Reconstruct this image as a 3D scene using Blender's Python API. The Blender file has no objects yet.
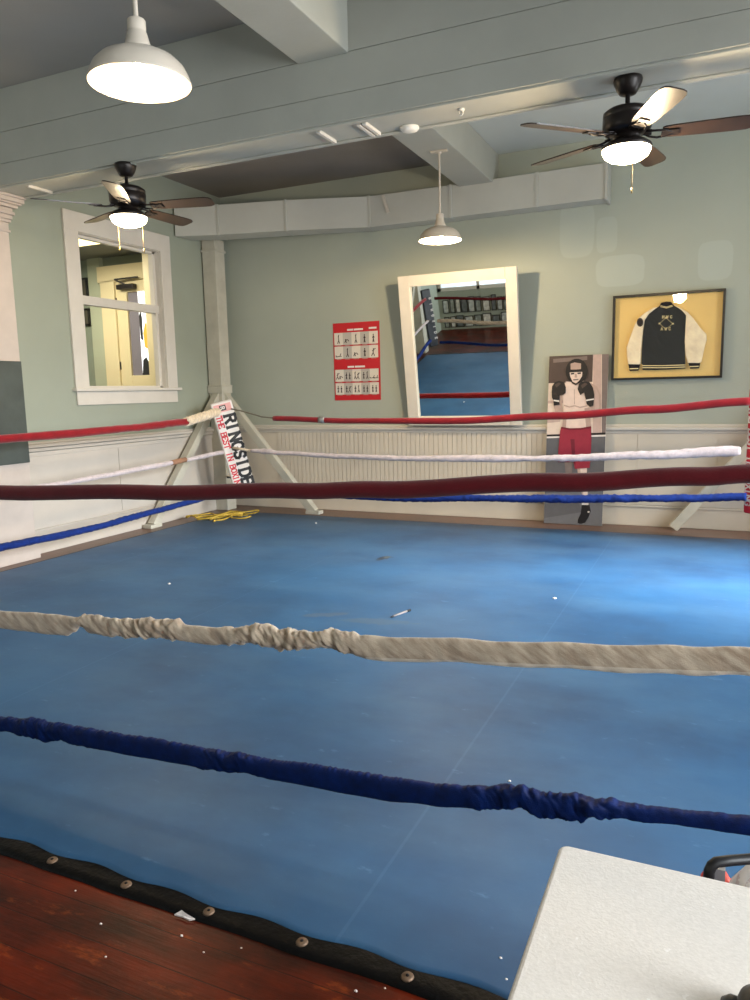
import bpy, bmesh, math, random
from mathutils import Vector, Matrix, noise
random.seed(7)
COL = bpy.context.scene.collection
PI = math.pi

# ------------------------------------------------------------------ helpers
def lin(c):
    def f(v):
        v = v / 255.0
        return v / 12.92 if v <= 0.04045 else ((v + 0.055) / 1.055) ** 2.4
    return (f(c[0]), f(c[1]), f(c[2]), 1.0)

class NT:
    """small wrapper round a node tree"""
    def __init__(self, m):
        self.t = m.node_tree; self.n = m.node_tree.nodes; self.l = m.node_tree.links
    def new(self, typ, **kw):
        nd = self.n.new(typ)
        for k, v in kw.items():
            if k in nd.inputs.keys():
                nd.inputs[k].default_value = v
            else:
                setattr(nd, k, v)
        return nd
    def math(self, op, a, b=None, c=None, clamp=False):
        nd = self.n.new('ShaderNodeMath'); nd.operation = op; nd.use_clamp = clamp
        for i, v in enumerate((a, b, c)):
            if v is None: continue
            if isinstance(v, (int, float)): nd.inputs[i].default_value = v
            else: self.l.new(v, nd.inputs[i])
        return nd.outputs[0]
    def mix(self, fac, a, b, blend='MIX'):
        nd = self.n.new('ShaderNodeMix'); nd.data_type = 'RGBA'; nd.blend_type = blend
        for i, v in ((0, fac), (6, a), (7, b)):
            if isinstance(v, (int, float)): nd.inputs[i].default_value = v
            elif isinstance(v, tuple): nd.inputs[i].default_value = v
            else: self.l.new(v, nd.inputs[i])
        return nd.outputs[2]
    def noise(self, vec, scale, detail=4, rough=0.55):
        nd = self.n.new('ShaderNodeTexNoise')
        nd.inputs['Scale'].default_value = scale; nd.inputs['Detail'].default_value = detail
        nd.inputs['Roughness'].default_value = rough
        if vec is not None: self.l.new(vec, nd.inputs['Vector'])
        return nd.outputs['Fac']
    def ramp(self, fac, p0, p1, c0=(0, 0, 0, 1), c1=(1, 1, 1, 1)):
        nd = self.n.new('ShaderNodeValToRGB')
        nd.color_ramp.elements[0].position = p0; nd.color_ramp.elements[0].color = c0
        nd.color_ramp.elements[1].position = p1; nd.color_ramp.elements[1].color = c1
        self.l.new(fac, nd.inputs[0]); return nd.outputs[0]
    def coords(self, scale=(1, 1, 1), rot=(0, 0, 0)):
        tc = self.n.new('ShaderNodeTexCoord'); mp = self.n.new('ShaderNodeMapping')
        mp.inputs['Scale'].default_value = scale; mp.inputs['Rotation'].default_value = rot
        self.l.new(tc.outputs['Object'], mp.inputs['Vector']); return mp.outputs['Vector']
    def world(self, scale=(1, 1, 1), rot=(0, 0, 0)):
        tc = self.n.new('ShaderNodeNewGeometry'); mp = self.n.new('ShaderNodeMapping')
        mp.inputs['Scale'].default_value = scale; mp.inputs['Rotation'].default_value = rot
        self.l.new(tc.outputs['Position'], mp.inputs['Vector']); return mp.outputs['Vector']
    def sep(self, vec):
        nd = self.n.new('ShaderNodeSeparateXYZ'); self.l.new(vec, nd.inputs[0]); return nd.outputs

def blank(name):
    m = bpy.data.materials.new(name); m.use_nodes = True
    nt = NT(m); b = nt.n['Principled BSDF']
    return m, nt, b

def mat(name, rgb, rough=0.6, spec=0.5, var=0.0, scale=6.0, bump=0.0, bscale=60.0, metal=0.0,
        emit=None, estr=0.0, sheen=0.0, stretch=(1, 1, 1), coat=0.0):
    m, nt, b = blank(name)
    c = lin(rgb)
    b.inputs['Roughness'].default_value = rough
    b.inputs['Specular IOR Level'].default_value = spec
    b.inputs['Metallic'].default_value = metal
    b.inputs['Sheen Weight'].default_value = sheen
    b.inputs['Coat Weight'].default_value = coat
    v = nt.coords(stretch)
    if var > 0:
        d = tuple(x * (1 - var) for x in c[:3]) + (1,)
        l = tuple(min(1, x * (1 + var * 0.6)) for x in c[:3]) + (1,)
        f = nt.ramp(nt.noise(v, scale), 0.3, 0.7, d, l)
        nt.l.new(f, b.inputs['Base Color'])
    else:
        b.inputs['Base Color'].default_value = c
    if bump > 0:
        bp = nt.new('ShaderNodeBump'); bp.inputs['Strength'].default_value = bump
        bp.inputs['Distance'].default_value = 0.01
        nt.l.new(nt.noise(v, bscale, 3), bp.inputs['Height']); nt.l.new(bp.outputs[0], b.inputs['Normal'])
    if emit is not None:
        b.inputs['Emission Color'].default_value = lin(emit); b.inputs['Emission Strength'].default_value = estr
    return m

class MB:
    """collects shapes and links them as ONE mesh object"""
    def __init__(self): self.v = []; self.f = []; self.mi = []; self.sm = []
    def face(self, idx, mi=0, sm=False): self.f.append(tuple(idx)); self.mi.append(mi); self.sm.append(sm)
    def box(self, x0, x1, y0, y1, z0, z1, mi=0):
        return self.obox(((x0 + x1) / 2, (y0 + y1) / 2, (z0 + z1) / 2),
                         (abs(x1 - x0) / 2, 0, 0), (0, abs(y1 - y0) / 2, 0), (0, 0, abs(z1 - z0) / 2), mi)
    def obox(self, c, a, b, d, mi=0):
        c, a, b, d = Vector(c), Vector(a), Vector(b), Vector(d)
        n = len(self.v)
        for sx in (-1, 1):
            for sy in (-1, 1):
                for sz in (-1, 1):
                    self.v.append(c + a * sx + b * sy + d * sz)
        for q in ((0, 1, 3, 2), (4, 6, 7, 5), (0, 4, 5, 1), (2, 3, 7, 6), (0, 2, 6, 4), (1, 5, 7, 3)):
            self.face([n + i for i in q], mi)
        return self
    def bar(self, p0, p1, w, t, up=(0, 0, 1), mi=0):
        """square bar from p0 to p1, w across, t along the 'up' side"""
        p0, p1 = Vector(p0), Vector(p1); d = p1 - p0; L = d.length; d.normalize()
        u = Vector(up); s = d.cross(u)
        if s.length < 1e-5: s = d.cross(Vector((1, 0, 0)))
        s.normalize(); u = s.cross(d)
        return self.obox((p0 + p1) / 2, d * (L / 2), s * (w / 2), u * (t / 2), mi)
    def rings(self, rings, closed_ends=True, mi=0, sm=True):
        n0 = len(self.v); k = len(rings[0])
        for r in rings: self.v.extend(Vector(p) for p in r)
        for i in range(len(rings) - 1):
            for j in range(k):
                j2 = (j + 1) % k
                self.face((n0 + i * k + j, n0 + i * k + j2, n0 + (i + 1) * k + j2, n0 + (i + 1) * k + j), mi, sm)
        if closed_ends:
            self.face([n0 + j for j in range(k)][::-1], mi); e = n0 + (len(rings) - 1) * k
            self.face([e + j for j in range(k)], mi)
        return self
    def lathe(self, c, prof, seg=40, axis='z', closed=False, mi=0, sm=True, ends=False):
        c = Vector(c); R = []
        for r, h in prof:
            ring = []
            for j in range(seg):
                a = 2 * PI * j / seg
                if axis == 'z': p = Vector((r * math.cos(a), r * math.sin(a), h))
                elif axis == 'y': p = Vector((r * math.cos(a), h, r * math.sin(a)))
                else: p = Vector((h, r * math.cos(a), r * math.sin(a)))
                ring.append(c + p)
            R.append(ring)
        return self.rings(R, ends, mi, sm)
    def tube(self, pts, rad, seg=10, mi=0, ends=True):
        pts = [Vector(p) for p in pts]; n = len(pts)
        if not hasattr(rad, '__len__'): rad = [rad] * n
        R = []; prev = None
        for i in range(n):
            t = (pts[min(i + 1, n - 1)] - pts[max(i - 1, 0)]).normalized()
            if prev is None:
                s = t.cross(Vector((0, 0, 1)))
                if s.length < 1e-3: s = t.cross(Vector((1, 0, 0)))
            else:
                s = prev - t * prev.dot(t)
            s.normalize(); prev = s; u = s.cross(t)
            R.append([pts[i] + (s * math.cos(2 * PI * j / seg) + u * math.sin(2 * PI * j / seg)) * rad[i] for j in range(seg)])
        return self.rings(R, ends, mi, True)
    def poly(self, pts, mi=0):
        n = len(self.v); self.v.extend(Vector(p) for p in pts); self.face(range(n, n + len(pts)), mi); return self
    def prism(self, pts, off, mi=0):
        n = len(self.v); k = len(pts); off = Vector(off)
        self.v.extend(Vector(p) for p in pts); self.v.extend(Vector(p) + off for p in pts)
        self.face(list(range(n, n + k))[::-1], mi); self.face(range(n + k, n + 2 * k), mi)
        for j in range(k):
            self.face((n + j, n + (j + 1) % k, n + k + (j + 1) % k, n + k + j), mi)
        return self
    def build(self, name, mats, parent=None, bevel=0.0, bseg=2):
        off = Vector((0, 0, 0)); p = parent
        while p is not None:
            off += Vector(p.location); p = p.parent
        me = bpy.data.meshes.new(name)
        me.from_pydata([tuple(v - off) for v in self.v], [], self.f)
        if not isinstance(mats, (list, tuple)): mats = [mats]
        for m in mats: me.materials.append(m)
        me.polygons.foreach_set('material_index', self.mi)
        me.polygons.foreach_set('use_smooth', self.sm)
        bm = bmesh.new(); bm.from_mesh(me); bmesh.ops.recalc_face_normals(bm, faces=bm.faces); bm.to_mesh(me); bm.free()
        me.update()
        o = bpy.data.objects.new(name, me); COL.objects.link(o)
        if parent is not None: o.parent = parent
        if bevel > 0:
            b = o.modifiers.new('edge', 'BEVEL'); b.width = bevel; b.segments = bseg; b.limit_method = 'ANGLE'
        return o

def tag(o, label, cat, group=None):
    o['label'] = label; o['category'] = cat
    if group: o['group'] = group
    return o
def thing(name, label, cat, loc, group=None):
    o = bpy.data.objects.new(name, None); COL.objects.link(o); o.location = loc; o.empty_display_size = 0.1
    return tag(o, label, cat, group)
def struct(o): o['kind'] = 'structure'; return o
def copy_thing(src, loc):
    r = src.copy(); COL.objects.link(r); r.location = loc
    for ch in list(src.children):
        c = ch.copy(); COL.objects.link(c); c.parent = r
        for g in list(ch.children):
            d = g.copy(); COL.objects.link(d); d.parent = c
    return r

# ------------------------------------------------------------------ materials
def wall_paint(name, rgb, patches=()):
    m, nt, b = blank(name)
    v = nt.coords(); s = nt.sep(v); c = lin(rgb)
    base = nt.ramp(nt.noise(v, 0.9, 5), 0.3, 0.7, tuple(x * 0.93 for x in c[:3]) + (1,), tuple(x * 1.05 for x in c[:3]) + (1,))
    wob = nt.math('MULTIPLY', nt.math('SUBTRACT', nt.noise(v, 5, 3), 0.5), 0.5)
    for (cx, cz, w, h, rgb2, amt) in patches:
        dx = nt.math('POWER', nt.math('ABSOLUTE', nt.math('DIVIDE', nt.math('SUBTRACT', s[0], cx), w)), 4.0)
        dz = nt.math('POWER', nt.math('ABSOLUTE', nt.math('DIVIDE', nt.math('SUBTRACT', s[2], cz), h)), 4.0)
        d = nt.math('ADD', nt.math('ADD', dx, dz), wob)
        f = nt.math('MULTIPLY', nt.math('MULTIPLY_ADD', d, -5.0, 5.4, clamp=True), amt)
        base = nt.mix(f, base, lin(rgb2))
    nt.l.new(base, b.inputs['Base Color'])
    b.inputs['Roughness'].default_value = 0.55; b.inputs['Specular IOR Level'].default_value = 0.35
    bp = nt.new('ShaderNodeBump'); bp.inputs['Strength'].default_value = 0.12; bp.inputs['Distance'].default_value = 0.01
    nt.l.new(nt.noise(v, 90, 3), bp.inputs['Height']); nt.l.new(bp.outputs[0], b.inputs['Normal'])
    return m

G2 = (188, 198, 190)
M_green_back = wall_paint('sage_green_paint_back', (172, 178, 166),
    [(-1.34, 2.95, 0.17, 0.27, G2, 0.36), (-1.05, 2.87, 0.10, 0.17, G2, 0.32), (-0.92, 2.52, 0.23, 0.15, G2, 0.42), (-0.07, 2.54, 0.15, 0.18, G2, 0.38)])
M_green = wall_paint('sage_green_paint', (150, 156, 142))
M_hall_green = wall_paint('hall_green_paint', (140, 150, 134))
M_beam = mat('beam_paint', (174, 174, 164), 0.5, 0.35, 0.06, 2.5, 0.1, 40)
M_ceil_lit = mat('ceiling_bay_lit', (206, 210, 204), 0.5, 0.4, 0.05, 1.5, 0.08, 50)  # back-right bay: its stronger light is put into the ceiling colour
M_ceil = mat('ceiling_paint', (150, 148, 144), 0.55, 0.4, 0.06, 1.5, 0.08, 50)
M_ceil_shaded = mat('ceiling_bay_shaded', (140, 132, 124), 0.6, 0.35, 0.1, 1.5, 0.08, 50)  # back-left bay: the shade behind the beam is put into the colour
M_white = mat('white_trim_paint', (206, 200, 190), 0.45, 0.4, 0.06, 4, 0.08, 60)
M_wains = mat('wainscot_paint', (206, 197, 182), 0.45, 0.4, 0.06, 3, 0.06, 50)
M_wains_left = mat('wainscot_paint_dimmed', (186, 178, 168), 0.45, 0.4, 0.06, 3, 0.06, 50)  # darker copy of the wainscot paint, offsets strong light on the left
M_duct = mat('duct_paint', (188, 188, 180), 0.5, 0.35, 0.05, 3, 0.05, 30)
M_hallceil = mat('hall_ceiling_paint', (120, 122, 112), 0.6)
M_cream = mat('cream_door_paint', (226, 212, 172), 0.45, 0.4, 0.03, 5)
M_light_panel = mat('light_panel', (255, 240, 180), 0.5, emit=(255, 236, 170), estr=3.0)
M_greyboard = mat('grey_board', (74, 80, 76), 0.7, 0.3, 0.18, 5, 0.1, 30)

def canvas_mat():
    m, nt, b = blank('blue_ring_canvas')
    v = nt.world(); s = nt.sep(v)
    c = nt.ramp(nt.noise(v, 0.7, 6, 0.6), 0.32, 0.68, lin((18, 60, 97)), lin((36, 91, 135)))
    big = nt.ramp(nt.noise(nt.world((0.6, 1.2, 1)), 1.6, 6, 0.65), 0.42, 0.72)
    c = nt.mix(nt.math('MULTIPLY', big, 0.36), c, lin((74, 112, 142)))
    # worn pale streaks
    st = nt.ramp(nt.noise(nt.world((2.2, 5.0, 1), (0, 0, 0.5)), 3.2, 7, 0.7), 0.62, 0.76)
    c = nt.mix(nt.math('MULTIPLY', st, 0.30), c, lin((120, 160, 196)))
    # seams of the canvas lengths
    for sx in (-0.83, -2.95, -4.6):
        d = nt.math('ABSOLUTE', nt.math('SUBTRACT', s[0], sx))
        f = nt.math('MULTIPLY', nt.math('LESS_THAN', d, 0.005), 0.08)
        c = nt.mix(f, c, lin((112, 150, 186)))
    # scuffed grey spots where the cloth is rubbed through
    for (cx, cy, rx, ry, rot, rgb, a) in ((-2.49, 5.60, 0.10, 0.05, 1.2, (20, 34, 52), 0.95), (-2.48, 5.64, 0.045, 0.03, 1.2, (96, 92, 80), 0.8),
                                    (-1.85, 3.98, 0.25, 0.06, 0.2, (70, 92, 112), 0.55), (-2.2, 4.0, 0.15, 0.05, 0.5, (84, 92, 100), 0.4)):
        X = nt.math('SUBTRACT', s[0], cx); Y = nt.math('SUBTRACT', s[1], cy)
        ca, sa = math.cos(rot), math.sin(rot)
        U = nt.math('DIVIDE', nt.math('ADD', nt.math('MULTIPLY', X, ca), nt.math('MULTIPLY', Y, sa)), rx)
        W = nt.math('DIVIDE', nt.math('SUBTRACT', nt.math('MULTIPLY', Y, ca), nt.math('MULTIPLY', X, sa)), ry)
        r = nt.math('ADD', nt.math('MULTIPLY', U, U), nt.math('MULTIPLY', W, W))
        r = nt.math('ADD', r, nt.math('MULTIPLY', nt.math('SUBTRACT', nt.noise(v, 14, 4), 0.5), 3.2))
        f = nt.math('MULTIPLY', nt.math('MULTIPLY_ADD', r, -2.0, 2.0, clamp=True), a)
        c = nt.mix(f, c, lin(rgb))
    nt.l.new(c, b.inputs['Base Color'])
    rr = nt.n.new('ShaderNodeMapRange'); rr.inputs['To Min'].default_value = 0.46; rr.inputs['To Max'].default_value = 0.6
    nt.l.new(nt.noise(v, 2.0, 5), rr.inputs['Value']); nt.l.new(rr.outputs[0], b.inputs['Roughness'])
    b.inputs['Specular IOR Level'].default_value = 0.5
    bp = nt.new('ShaderNodeBump'); bp.inputs['Strength'].default_value = 0.10; bp.inputs['Distance'].default_value = 0.01
    h = nt.math('ADD', nt.noise(v, 5.0, 5), nt.math('MULTIPLY', nt.noise(v, 220, 2), 0.15))
    nt.l.new(h, bp.inputs['Height']); nt.l.new(bp.outputs[0], b.inputs['Normal'])
    return m
M_canvas = canvas_mat()

def floor_mat():
    m, nt, b = blank('worn_red_brown_floorboards')
    v = nt.world(); s = nt.sep(v)
    y = nt.math('DIVIDE', nt.math('ADD', s[1], 20.02), 0.1)
    fr = nt.math('FRACT', y); pl = nt.math('FLOOR', y)
    wn = nt.n.new('ShaderNodeTexWhiteNoise'); wn.noise_dimensions = '1D'; nt.l.new(pl, wn.inputs['W'])
    grain = nt.noise(nt.world((3, 40, 1)), 2.0, 6, 0.65)
    wear = nt.noise(nt.world((1, 2.2, 1)), 2.6, 6, 0.65)
    c = nt.ramp(wear, 0.33, 0.66, lin((22, 7, 5)), lin((118, 34, 8)))
    c = nt.mix(nt.math('MULTIPLY', grain, 0.5), c, lin((36, 13, 8)))
    c = nt.mix(nt.math('MULTIPLY', wn.outputs[0], 0.35), c, lin((44, 15, 8)))
    pale = nt.ramp(nt.noise(nt.world((2.4, 7, 1)), 2.0, 7, 0.7), 0.58, 0.76)  # worn pale patches that also carry painted warm highlights
    c = nt.mix(nt.math('MULTIPLY', pale, 0.45), c, lin((196, 96, 34)))
    gap = nt.math('LESS_THAN', fr, 0.035)
    c = nt.mix(nt.math('MULTIPLY', gap, 0.7), c, lin((22, 8, 6)))
    # grey dusty boards beyond the ring
    far = nt.math('MULTIPLY_ADD', s[1], 0.6, -1.2, clamp=True)
    c = nt.mix(nt.math('MULTIPLY', far, 0.72), c, lin((112, 92, 80)))
    nt.l.new(c, b.inputs['Base Color'])
    b.inputs['Roughness'].default_value = 0.34; b.inputs['Specular IOR Level'].default_value = 0.16
    bp = nt.new('ShaderNodeBump'); bp.inputs['Strength'].default_value = 0.25; bp.inputs['Distance'].default_value = 0.01
    h = nt.math('ADD', nt.math('MULTIPLY', gap, -0.6), nt.math('MULTIPLY', grain, 0.3))
    nt.l.new(h, bp.inputs['Height']); nt.l.new(bp.outputs[0], b.inputs['Normal'])
    return m
M_floor = floor_mat()

def cloth(name, rgb, var=0.18, scale=9, wave=0.0, sheen=0.3, rough=0.85, stretch=(1, 1, 1)):
    m, nt, b = blank(name); v = nt.coords(stretch); c = lin(rgb)
    f = nt.ramp(nt.noise(v, scale, 6, 0.65), 0.3, 0.7, tuple(x * (1 - var) for x in c[:3]) + (1,), tuple(min(1, x * (1 + var)) for x in c[:3]) + (1,))
    nt.l.new(f, b.inputs['Base Color'])
    b.inputs['Roughness'].default_value = rough; b.inputs['Specular IOR Level'].default_value = 0.2
    b.inputs['Sheen Weight'].default_value = sheen
    bp = nt.new('ShaderNodeBump'); bp.inputs['Strength'].default_value = 0.35; bp.inputs['Distance'].default_value = 0.004
    h = nt.noise(v, 300, 2)
    if wave > 0:
        w = nt.n.new('ShaderNodeTexWave'); w.inputs['Scale'].default_value = 6; w.inputs['Distortion'].default_value = 5
        nt.l.new(nt.coords((1, 1, 1), (0, 0.7, 0)), w.inputs['Vector'])
        h = nt.math('ADD', nt.math('MULTIPLY', w.outputs['Fac'], wave), h)
    nt.l.new(h, bp.inputs['Height']); nt.l.new(bp.outputs[0], b.inputs['Normal'])
    return m
M_red_near = cloth('shaded_red_velvet_sleeve', (78, 3, 12), 0.12, 14, sheen=0.1)  # red sleeve darkened: its backlit shade is put into the colour
def white_sleeve_mat():
    m = cloth('dirty_white_canvas_sleeve', (180, 164, 144), 0.10, 30, wave=1.0)
    nt = NT(m); b = nt.n['Principled BSDF']; old = b.inputs['Base Color'].links[0].from_socket
    v = nt.world(); s = nt.sep(v)
    pq = nt.n.new('ShaderNodeCombineXYZ')
    nt.l.new(nt.math('MULTIPLY', nt.math('ADD', nt.math('MULTIPLY', s[0], .62), s[2]), 52), pq.inputs[0])
    nt.l.new(nt.math('MULTIPLY', nt.math('SUBTRACT', s[0], nt.math('MULTIPLY', s[2], .62)), 9), pq.inputs[1])
    nt.l.new(nt.math('MULTIPLY', s[1], 20), pq.inputs[2])
    grime = nt.ramp(nt.noise(pq.outputs[0], 1.0, 5, .6), .40, .64)
    c = nt.mix(nt.math('MULTIPLY', grime, .6), old, lin((112, 88, 68)))
    # light on the lower edge of the flat part, put into the colour
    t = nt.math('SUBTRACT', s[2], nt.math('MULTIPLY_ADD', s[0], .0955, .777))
    lower_edge = nt.math('MULTIPLY', nt.math('LESS_THAN', t, -.024), nt.math('GREATER_THAN', s[0], -.86))
    c = nt.mix(nt.math('MULTIPLY', lower_edge, .7), c, lin((208, 196, 178)))
    nt.l.new(c, b.inputs['Base Color']); return m
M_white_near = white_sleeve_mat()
M_blue_near = cloth('shaded_blue_sleeve', (0, 24, 74), 0.4, 22, sheen=0.0, rough=.6)  # blue sleeve darkened the same way, near-side shade painted in
M_red_far = cloth('red_sleeve', (128, 5, 20), 0.2, 8)
M_white_far = cloth('white_sleeve', (186, 174, 176), 0.2, 22)
M_blue_far = cloth('blue_sleeve', (10, 38, 104), 0.35, 30, sheen=0.05)
M_braid = cloth('braided_rope', (214, 196, 170), 0.2, 30)
M_cable = mat('dull_cable', (120, 116, 104), 0.5, metal=0.4)
M_tape = mat('silver_tape', (150, 150, 152), 0.35, metal=0.5, var=0.3, scale=60)
M_post = mat('post_paint', (186, 182, 168), 0.5, 0.35, 0.12, 6, 0.12, 40)
M_vinyl_w = mat('white_vinyl', (226, 218, 212), 0.35, 0.5, 0.05, 6)
M_vinyl_r = mat('red_vinyl', (190, 20, 44), 0.35, 0.5, 0.06, 6)
M_vinyl_b = mat('dark_blue_vinyl', (15, 17, 30), 0.4, 0.5, 0.1, 6)
M_ink = mat('black_print', (24, 22, 24), 0.5)
M_inkred = mat('red_print', (206, 44, 58), 0.5)
M_inkpink = mat('pink_print', (226, 164, 160), 0.5)
M_inkwhite = mat('white_print', (236, 226, 222), 0.5)
M_black_hem = mat('black_edge_strip', (4, 4, 6), 0.5, 0.15, 0.4, 25, 0.4, 40)
M_washer = mat('rusty_washer', (128, 104, 84), 0.5, 0.5, 0.3, 80, metal=0.5)
M_boltdark = mat('dark_bolt', (30, 26, 26), 0.5, metal=0.6)
M_bronze = mat('oil_rubbed_bronze', (36, 30, 28), 0.35, 0.5, 0.2, 30, metal=0.4)
M_blade = mat('walnut_blade', (46, 33, 26), 0.4, 0.5, 0.3, 8, stretch=(1, 1, 1), coat=0.15)
M_glass_glow = mat('frosted_lamp_glass', (255, 250, 235), 0.4, emit=(255, 236, 196), estr=12.0)
M_bulb = mat('bulb_glow', (255, 250, 235), 0.4, emit=(255, 226, 168), estr=40.0)
M_enamel = mat('white_enamel', (196, 186, 172), 0.3, 0.5, coat=0.3)
M_chain = mat('brass_chain', (190, 160, 100), 0.35, metal=0.7)
M_plastic = mat('white_plastic', (226, 222, 212), 0.4)
M_mirror, _nt, _b = blank('mirror_silver')
_b.inputs['Base Color'].default_value = (0.86, 0.9, 0.88, 1); _b.inputs['Metallic'].default_value = 1; _b.inputs['Roughness'].default_value = 0.012
M_mframe = mat('mirror_frame_paint', (216, 208, 194), 0.5, 0.35, 0.05, 5, 0.06, 40)

def glass_mat(name, amt=1.0, tint=(1, 1, 1, 1)):
    m = bpy.data.materials.new(name); m.use_nodes = True; nt = NT(m)
    nt.n.remove(nt.n['Principled BSDF']); out = nt.n['Material Output']
    tr = nt.new('ShaderNodeBsdfTransparent'); tr.inputs[0].default_value = tint
    gl = nt.new('ShaderNodeBsdfGlossy'); gl.inputs['Roughness'].default_value = 0.02
    lw = nt.new('ShaderNodeLayerWeight'); lw.inputs['Blend'].default_value = .5
    fr = nt.math('MULTIPLY_ADD', nt.math('POWER', lw.outputs['Facing'], 5.0), .6, .05)
    mx = nt.new('ShaderNodeMixShader')
    nt.l.new(nt.math('MULTIPLY', fr, amt), mx.inputs[0]); nt.l.new(tr.outputs[0], mx.inputs[1]); nt.l.new(gl.outputs[0], mx.inputs[2])
    nt.l.new(mx.outputs[0], out.inputs['Surface']); return m
M_glass = glass_mat('clear_glass', 0.35)
M_casewin = glass_mat('case_glass', 1.1)

# ------------------------------------------------------------------ room shell
XL, YB, XR, YF = -5.6, 7.875, 2.6, -0.45      # wall faces; floor z = 0
ZC = 3.77
struct(MB().box(-9.0, 3.2, -2.4, 8.4, -0.1, 0.0).build('floor', M_floor))
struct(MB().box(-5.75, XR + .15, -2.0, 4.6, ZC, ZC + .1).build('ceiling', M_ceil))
struct(MB().box(-2.3, XR, 4.6, YB, ZC, ZC + .1).build('ceiling_panel', M_ceil_lit))
struct(MB().box(XL, -2.3, 4.61, YB, ZC - .002, ZC + .1).build('ceiling_panel', M_ceil_shaded))
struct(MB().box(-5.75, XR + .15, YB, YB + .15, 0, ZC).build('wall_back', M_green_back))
# left wall with the window opening (y 5.54..6.70, z 1.49..2.96)
w = MB()
w.box(-5.75, XL, -0.6, 5.54, 0, ZC).box(-5.75, XL, 6.70, YB, 0, ZC).box(-5.75, XL, 5.54, 6.70, 0, 1.48).box(-5.75, XL, 5.54, 6.70, 2.97, ZC)
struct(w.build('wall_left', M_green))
# right wall (beyond the frame) with two window openings that let the daylight in
w = MB()
WR = [(-0.6, 1.0), (2.0, 4.0), (5.0, 6.5)]
ys = [-2.0, WR[0][0], WR[0][1], WR[1][0], WR[1][1], WR[2][0], WR[2][1], YB]
for i in (0, 2, 4, 6): w.box(XR, XR + .15, ys[i], ys[i + 1], 0, ZC)
for a, b2 in WR: w.box(XR, XR + .15, a, b2, 0, 0.8).box(XR, XR + .15, a, b2, 3.1, ZC)
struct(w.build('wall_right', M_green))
# wall behind the photographer: left part stands forward, right part is a recess
w = MB()
w.box(-5.75, -2.6, YF - .15, YF, 0, .82)
w.box(-5.75, -5.6, YF - .15, YF, .82, ZC).box(-2.9, -2.6, YF - .15, YF, .82, ZC).box(-5.6, -2.9, YF - .15, YF, 2.7, ZC)
w.box(-2.75, -2.6, -1.85, YF - .15, 0, ZC)
w.box(-2.6, XR + .15, -2.0, -1.85, 0, ZC)
struct(w.build('wall_front', M_green))
def big_window(name, horiz, a0, a1, z0, z1, plane, inner):
    """frame, bars and pane of a window in a wall the photograph does not show directly"""
    r = bpy.data.objects.new(name, None); COL.objects.link(r); struct(r); r.location = ((plane, a0, z0) if not horiz else (a0, plane, z0))
    def bx(m, u0, u1, zz0, zz1, t=.03, s=0.0):
        if horiz: m.box(u0, u1, plane - t + s, plane + t + s, zz0, zz1)
        else: m.box(plane - t + s, plane + t + s, u0, u1, zz0, zz1)
    f = MB(); bx(f, a0, a0 + .07, z0, z1); bx(f, a1 - .07, a1, z0, z1); bx(f, a0, a1, z0, z0 + .07); bx(f, a0, a1, z1 - .07, z1)
    mid = (z0 + z1) / 2; bx(f, a0, a1, mid - .03, mid + .03)
    n = max(1, round((a1 - a0) / .9))
    for i in range(1, n): u = a0 + (a1 - a0) * i / n; bx(f, u - .03, u + .03, z0, z1)
    f.build('window_frame', M_white, r)
    p = MB(); bx(p, a0 + .05, a1 - .05, z0 + .05, z1 - .05, .003); p.build('window_pane', M_glass, r)
    return r
big_window('window_2', False, WR[0][0], WR[0][1], .8, 3.1, XR + .08, -1)
big_window('window_3', False, WR[1][0], WR[1][1], .8, 3.1, XR + .08, -1)
big_window('window_5', False, WR[2][0], WR[2][1], .8, 3.1, XR + .08, -1)
big_window('window_4', True, -5.6, -2.9, .82, 2.7, YF - .08, 1)

# header beam across the room, built of three boards on its face
h = MB(); g = .0016
h.box(XL, XR, 4.43, 4.78, 3.07, ZC)
h.box(XL, XR, 4.41, 4.44, 3.07, 3.23 - g).box(XL, XR, 4.4115, 4.44, 3.23 + g, 3.46 - g).box(XL, XR, 4.41, 4.44, 3.46 + g, ZC)
struct(h.build('header_beam', M_beam, bevel=.0015))
h = MB()
h.box(XL, XR, 4.425, 4.47, 3.055, 3.07).box(XL, XR, 4.735, 4.78, 3.06, 3.07)
struct(h.build('trim_1', M_beam, bevel=.004))
for i, (bx, y0, y1) in enumerate(((-2.40, 4.48, 4.715), (-2.115, 4.48, 4.715), (-2.075, 4.48, 4.715), (-5.0, 4.48, 4.715))):
    struct(MB().box(bx - .013, bx + .013, y0, y1, 3.048, 3.07).build('trim_%d' % (i + 2), M_white, bevel=.003))
# ceiling joists at right angles
struct(MB().box(-2.49, -2.135, -1.85, 4.41, 3.45, ZC).build('ceiling_beam', M_beam, bevel=.006))
struct(MB().box(-2.49, -2.135, 4.78, YB, 3.45, ZC).build('ceiling_beam', M_beam, bevel=.006))

# back wall wainscot
w = MB()
w.box(XL, XR, YB - .02, YB, 0.15, .93)
x = -4.9
while x < -1.66:
    w.box(x + .003, x + .052, YB - .028, YB - .02, .20, .93); x += .055
for x0, x1 in ((-1.64, -.71), (-.705, .02), (.025, .9)): w.box(x0, x1, YB - .028, YB - .02, .215, .93)
struct(w.build('wainscot_back', M_wains))
w = MB(); w.box(XL, XR, YB - .035, YB, .93, .965).box(XL, XR, YB - .06, YB, .965, .992).box(XL, XR, YB - .025, YB, .992, 1.02)
struct(w.build('trim_6', M_white, bevel=.005))
w = MB(); w.box(XL, XR, YB - .035, YB, 0, .19).box(XL, XR, YB - .043, YB, .19, .205)
struct(w.build('baseboard_back', M_wains, bevel=.004))
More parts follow.
